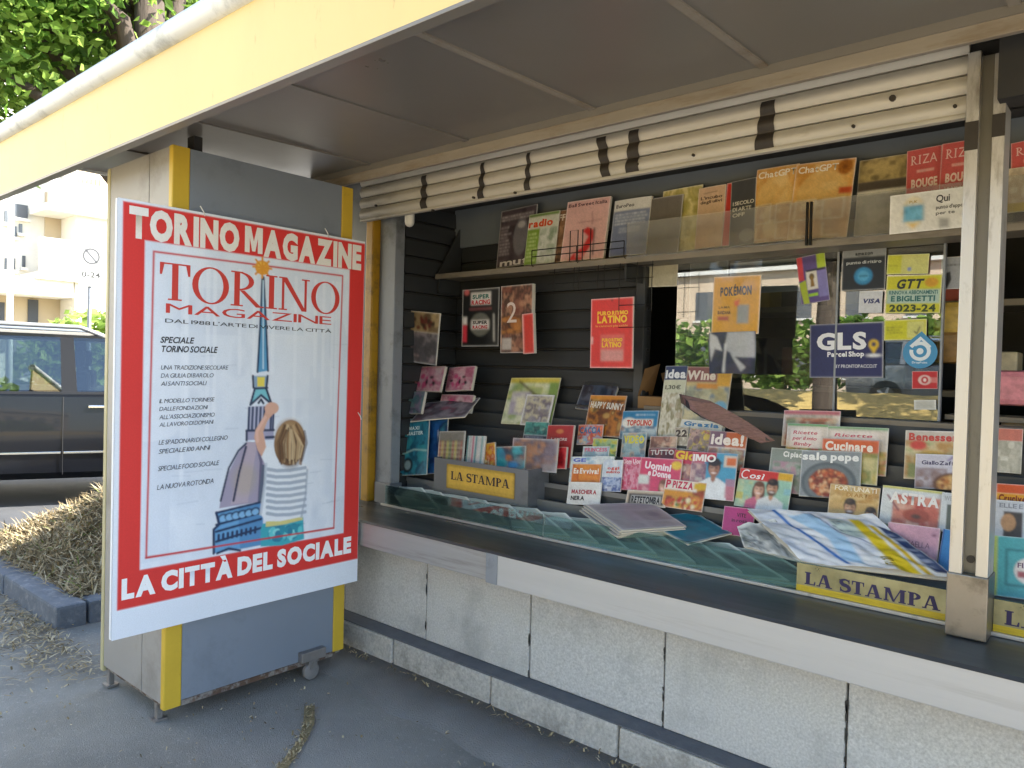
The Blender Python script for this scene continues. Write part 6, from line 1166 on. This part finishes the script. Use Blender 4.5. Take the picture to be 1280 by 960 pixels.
def crownblobs(seed, r, z0, z1, k=11, sub=(.8, 1.4)):
    g_ = random.Random(seed); out = []
    for i in range(k):
        a = i*2.4+g_.random(); q = math.sqrt(g_.random())*r; z = g_.uniform(z0, z1); s = g_.uniform(*sub); out.append((q*math.cos(a), q*math.sin(a), z, s, s, s*.7))
    return out
T1 = (-6.62, 2.88, 0.3)
vis = []
for (px, py, dist, s) in [(30, 40, 8.2, 1.0), (90, 30, 9.0, .95), (150, 45, 9.6, .9), (20, 105, 8.6, .7), (120, 100, 10, .8), (-60, 60, 8, 1.0), (60, -60, 8, 1.2), (170, -40, 9, 1.2), (-40, -80, 8.5, 1.2), (180, 110, 11, .8), (250, -60, 9, 1.1), (-140, -40, 9, 1.2)]:
    c = CAMP+ray((px, py))/np.linalg.norm(ray((px, py)))*dist; vis.append((c[0]-T1[0], c[1]-T1[1], c[2]-T1[2], s, s, s*.75))
c = CAMP+ray((28, 222))/np.linalg.norm(ray((28, 222)))*10.0; vis.append((c[0]-T1[0], c[1]-T1[1], c[2]-T1[2], .22, .3, .10))
tree('street_tree', 'broad-leaved street tree rising from the straw bed above the canopy', T1, 7.0, vis, 21000, .09, 5, .23)
tloc = [((2.4, -7.2, 0), 9.0, 21), ((-4.6, -7.4, 0), 9.4, 22)]
for i, (lc, hh, sd) in enumerate(tloc):
    tree('street_tree', ['broad-leaved street tree across the pavement, behind the viewer on the right', 'broad-leaved street tree across the pavement, behind the viewer on the left'][i],
         lc, hh, crownblobs(sd, 2.7, 5.4, 8.4, 14, (.9, 1.5)), 7000, .24, sd, .24, group='street trees behind the viewer')
# ------------------------------------------------------------------ the far side of the street behind the viewer (seen only in the window reflection)
b2 = MB(); gx = np.linspace(-14, 16, 60); gy = np.linspace(-11.0, -7.6, 12)
for y in gy:
    for x in gx: b2.v.append((x, y, 1.28*(1-((y+11.0)/3.4)**1.3)+.02*math.sin(5*x+3*y)-.01))
b2.f = [(j*60+i, j*60+i+1, (j+1)*60+i+1, (j+1)*60+i) for j in range(11) for i in range(59)]
mat('dry_verge', '#b3a78f', 0.95, var=0.25, vscale=7, bump=0.7, bscale=40)
b2o = b2.build('verge', mat('straw_bank', '#cdb06c', 0.95, var=0.25, vscale=7, bump=0.7, bscale=40), smooth=True, fixn=False); tag(b2o, 'straw-covered bank behind the viewer', None, kind='structure')
ter = fbox('upper_road', -60, 60, -34, -11.0, -.02, .85, ASPH2); tag(ter, 'upper road above the bank behind the viewer', None, kind='structure')
build_car('parked_car', 'dark blue car parked behind the viewer, mirrored in the window', (2.6, -12.8, .85), (1, 0, 0), 1.0, mat('car_paint_blue', '#1c2740', 0.25, var=0.05, coat=1.0), False)
build_car('parked_car', 'silver car parked behind the viewer on the left', (-3.4, -12.8, .85), (1, 0, 0), 1.0, mat('car_paint_silver', '#7d8288', 0.3, 0.4, var=0.05, coat=1.0), False)
hg = empty('hedge', (2, -18.5, .85), 'long tall hedge across the road behind the viewer', 'hedge')
v, f, c = leaf_mesh(12000, [(x, -18.5, 2.3, 1.7, .7, 1.5) for x in np.arange(-24, 28, 2.4)], .36, 77); m = MB(); m.v = v.tolist(); m.f = f; m.c = c.tolist(); m.build('foliage', LEAF, hg, fixn=False)
m = MB()
for x in np.arange(-24, 28, 2.4): m.tube([(x, -18.5, .85), (x+.1, -18.5, 2.0)], [.06, .03], 6)
m.build('stems', BARK, hg)
def block(nm, lb, x0, x1, y0, y1, h, col):
    bt = empty(nm, ((x0+x1)/2, y1, 0), lb, 'building'); fbox('wall', x0, x1, y0, y1, 0, h, mat('stucco_'+col[1:], col, .85, var=.08, vscale=.5), bt); fbox('cornice', x0-.1, x1+.1, y1, y1+.35, h-.5, h-.25, RAILW, bt)
    x = x0+1.2
    while x < x1-1.6:
        for z in (1.6, 4.8, 7.6):
            if z+1.7 < h-.5: wn = fbox('window', x, x+1.1, y1, y1+.05, z, z+1.7, WINM, bt); fbox('sill', x-.1, x+1.2, y1, y1+.16, z-.12, z-.004, RAILW, wn)
        x += 2.9
block('house_row', 'long cream house row facing the kiosk from behind the viewer', -40, 60, -45, -35, 8.0, '#cdb9a0')
vg = MB(); vg.add([(x, y, .006+.01*math.sin(3*x+2*y)) for y in np.linspace(-7.6, -1.5, 14) for x in np.linspace(-16, 16, 50)], [(j*50+i, j*50+i+1, (j+1)*50+i+1, (j+1)*50+i) for j in range(13) for i in range(49)])
vgo = vg.build('straw_verge', D.materials['dry_verge'], smooth=True, fixn=False); tag(vgo, 'flat straw-covered verge in the sun behind the viewer', None, kind='structure')

# ------------------------------------------------------------------ pale apartment block across the side road
BX = -25.0
def bp(px, py, X=BX): q = on((px, py), 0, X); return q[1], q[2]
AB = empty('apartment_building', (BX, 8, 0), 'pale sunlit apartment block with balconies across the side road', 'building')
fbox('wall', BX-8, BX, -20, 30, 0, 16, STUC, AB)
def brect(nm, x0, y0, x1, y1, m, X0, X1, par=AB):
    a, b_ = bp(x0, y1, X1), bp(x1, y0, X1); return fbox(nm, X0, X1, a[0], b_[0], a[1], b_[1], m, par)
brect('loggia_wall', 56, 246, 92, 306, STUT, BX, BX+.05)
brect('wing', 93, 200, 175, 408, STUC, BX, BX+1.2)
for k, (x0, y0, x1, y1) in enumerate([(50, 303, 108, 340), (62, 236, 140, 254)]):
    bb = brect('balcony', x0, y0, x1, y1, RAILW, BX+1.25, BX+1.4); a = bp(x0, y1, BX+1.4); b_ = bp(x1, y1, BX+1.4)
    fbox('slab', BX+.06, BX+1.45, a[0]-.1, b_[0]+.1, a[1]-.18, a[1], STUC, bb)
for k in range(7): x_ = 100+k*5.2; brect('railing_bar', x_, 219, x_+1.6, 238, RAILW, BX+1.3, BX+1.36)
brect('loggia_shade', 99, 217, 140, 239, STUT, BX+1.2, BX+1.23)
for (x0, y0, x1, y1) in [(16, 257, 35, 271), (6, 263, 10, 278), (17, 283, 21, 296), (24, 280, 28, 291), (6, 323, 10, 337), (15, 323, 19, 337), (28, 320, 32, 334), (-30, 255, -8, 275), (-30, 320, -8, 338)]:
    wn = brect('window', x0, y0, x1, y1, WINM, BX, BX+.04); a = bp(x0, y1, BX+.05); b_ = bp(x1, y0, BX+.05); fbox('sill', BX+.0, BX+.14, a[0]-.05, b_[0]+.05, a[1]-.09, a[1]-.005, STUC, wn)
brect('ground_floor_band', -60, 362, 96, 408, STUT, BX, BX+.06); brect('eave', -60, 352, 92, 360, STUC, BX, BX+1.3)
brect('door', 35, 375, 48, 408, DOORM, BX+.065, BX+.11); brect('side_door', -4, 378, 6, 408, DOORM, BX+.065, BX+.11)
# lamp standard, sign, shrub
lpx = on((12, 400), 0, -17); pl = MB(); pl.tube([(lpx[0], lpx[1], 0), (lpx[0], lpx[1], 2.2), (lpx[0], lpx[1], 6.0)], [.07, .06, .05], 10); plo = pl.build('lamp_post', RAILW, smooth=True); tag(plo, 'slim white post in front of the pale building', 'post')
SG = -13.0; s0 = on((112.5, 330), 0, SG)
sg = empty('parking_sign', (SG, s0[1], 0.1), 'white no-parking sign on a grey post behind the car', 'sign')
MB().tube([(SG, s0[1], 0.1), (SG, s0[1], s0[2]+.3)], .03, 10).build('post', POSTM, sg)
sw, sh_ = .36, .62*1.15
sp = Print(sw, sh_, '#a9aaa6', 40); sp.ell(.5, .33, .36, .36*sw/sh_, '#2c2e32'); sp.ell(.5, .33, .27, .27*sw/sh_, '#c3c6c8'); sp.line([(.27, .20), (.73, .46)], .09, '#2c2e32'); sp.t('0-24', .12, .80, .12, '#1c1e20', 1, .76); sp.rect(.1, .88, .9, .92, '#6b6d70')
sm = MB(); sp.emit(sm); pv = np.array(sm.v); sm.v = [(SG+.05-y, s0[1]+x, z+s0[2]-.36) for x, y, z in pv]; sm.build('sign_face', PRINT_MATTE, sg, fixn=False)
fbox('sign_plate', SG+.032, SG+.047, s0[1]-sw/2, s0[1]+sw/2, s0[2]-.36, s0[2]-.36+sh_, POSTM, sg)
c = on((105, 388), 0, -20); sb = empty('shrub', (c[0], c[1], 0.1), 'light green shrub in front of the pale building behind the sign', 'shrub')
v, f, cc = leaf_mesh(2600, [(c[0], c[1], 1.5, 1.0, 1.1, 1.4), (c[0], c[1]-.9, 1.2, .8, .8, 1.0), (c[0], c[1]+1.0, 1.9, .9, 1.0, 1.2)], .22, 9, [lin('#8fa45a'), lin('#a9b86c'), lin('#748a45')]); m = MB(); m.v = v.tolist(); m.f = f; m.c = cc.tolist(); m.build('foliage', LEAF, sb, fixn=False)
m = MB(); [m.tube([(c[0]+.1*i, c[1]+.12*i-.2, .1), (c[0]+.2*i-.2, c[1]+.35*i-.5, 1.4)], [.04, .015], 6) for i in range(4)]; m.build('stems', BARK, sb)
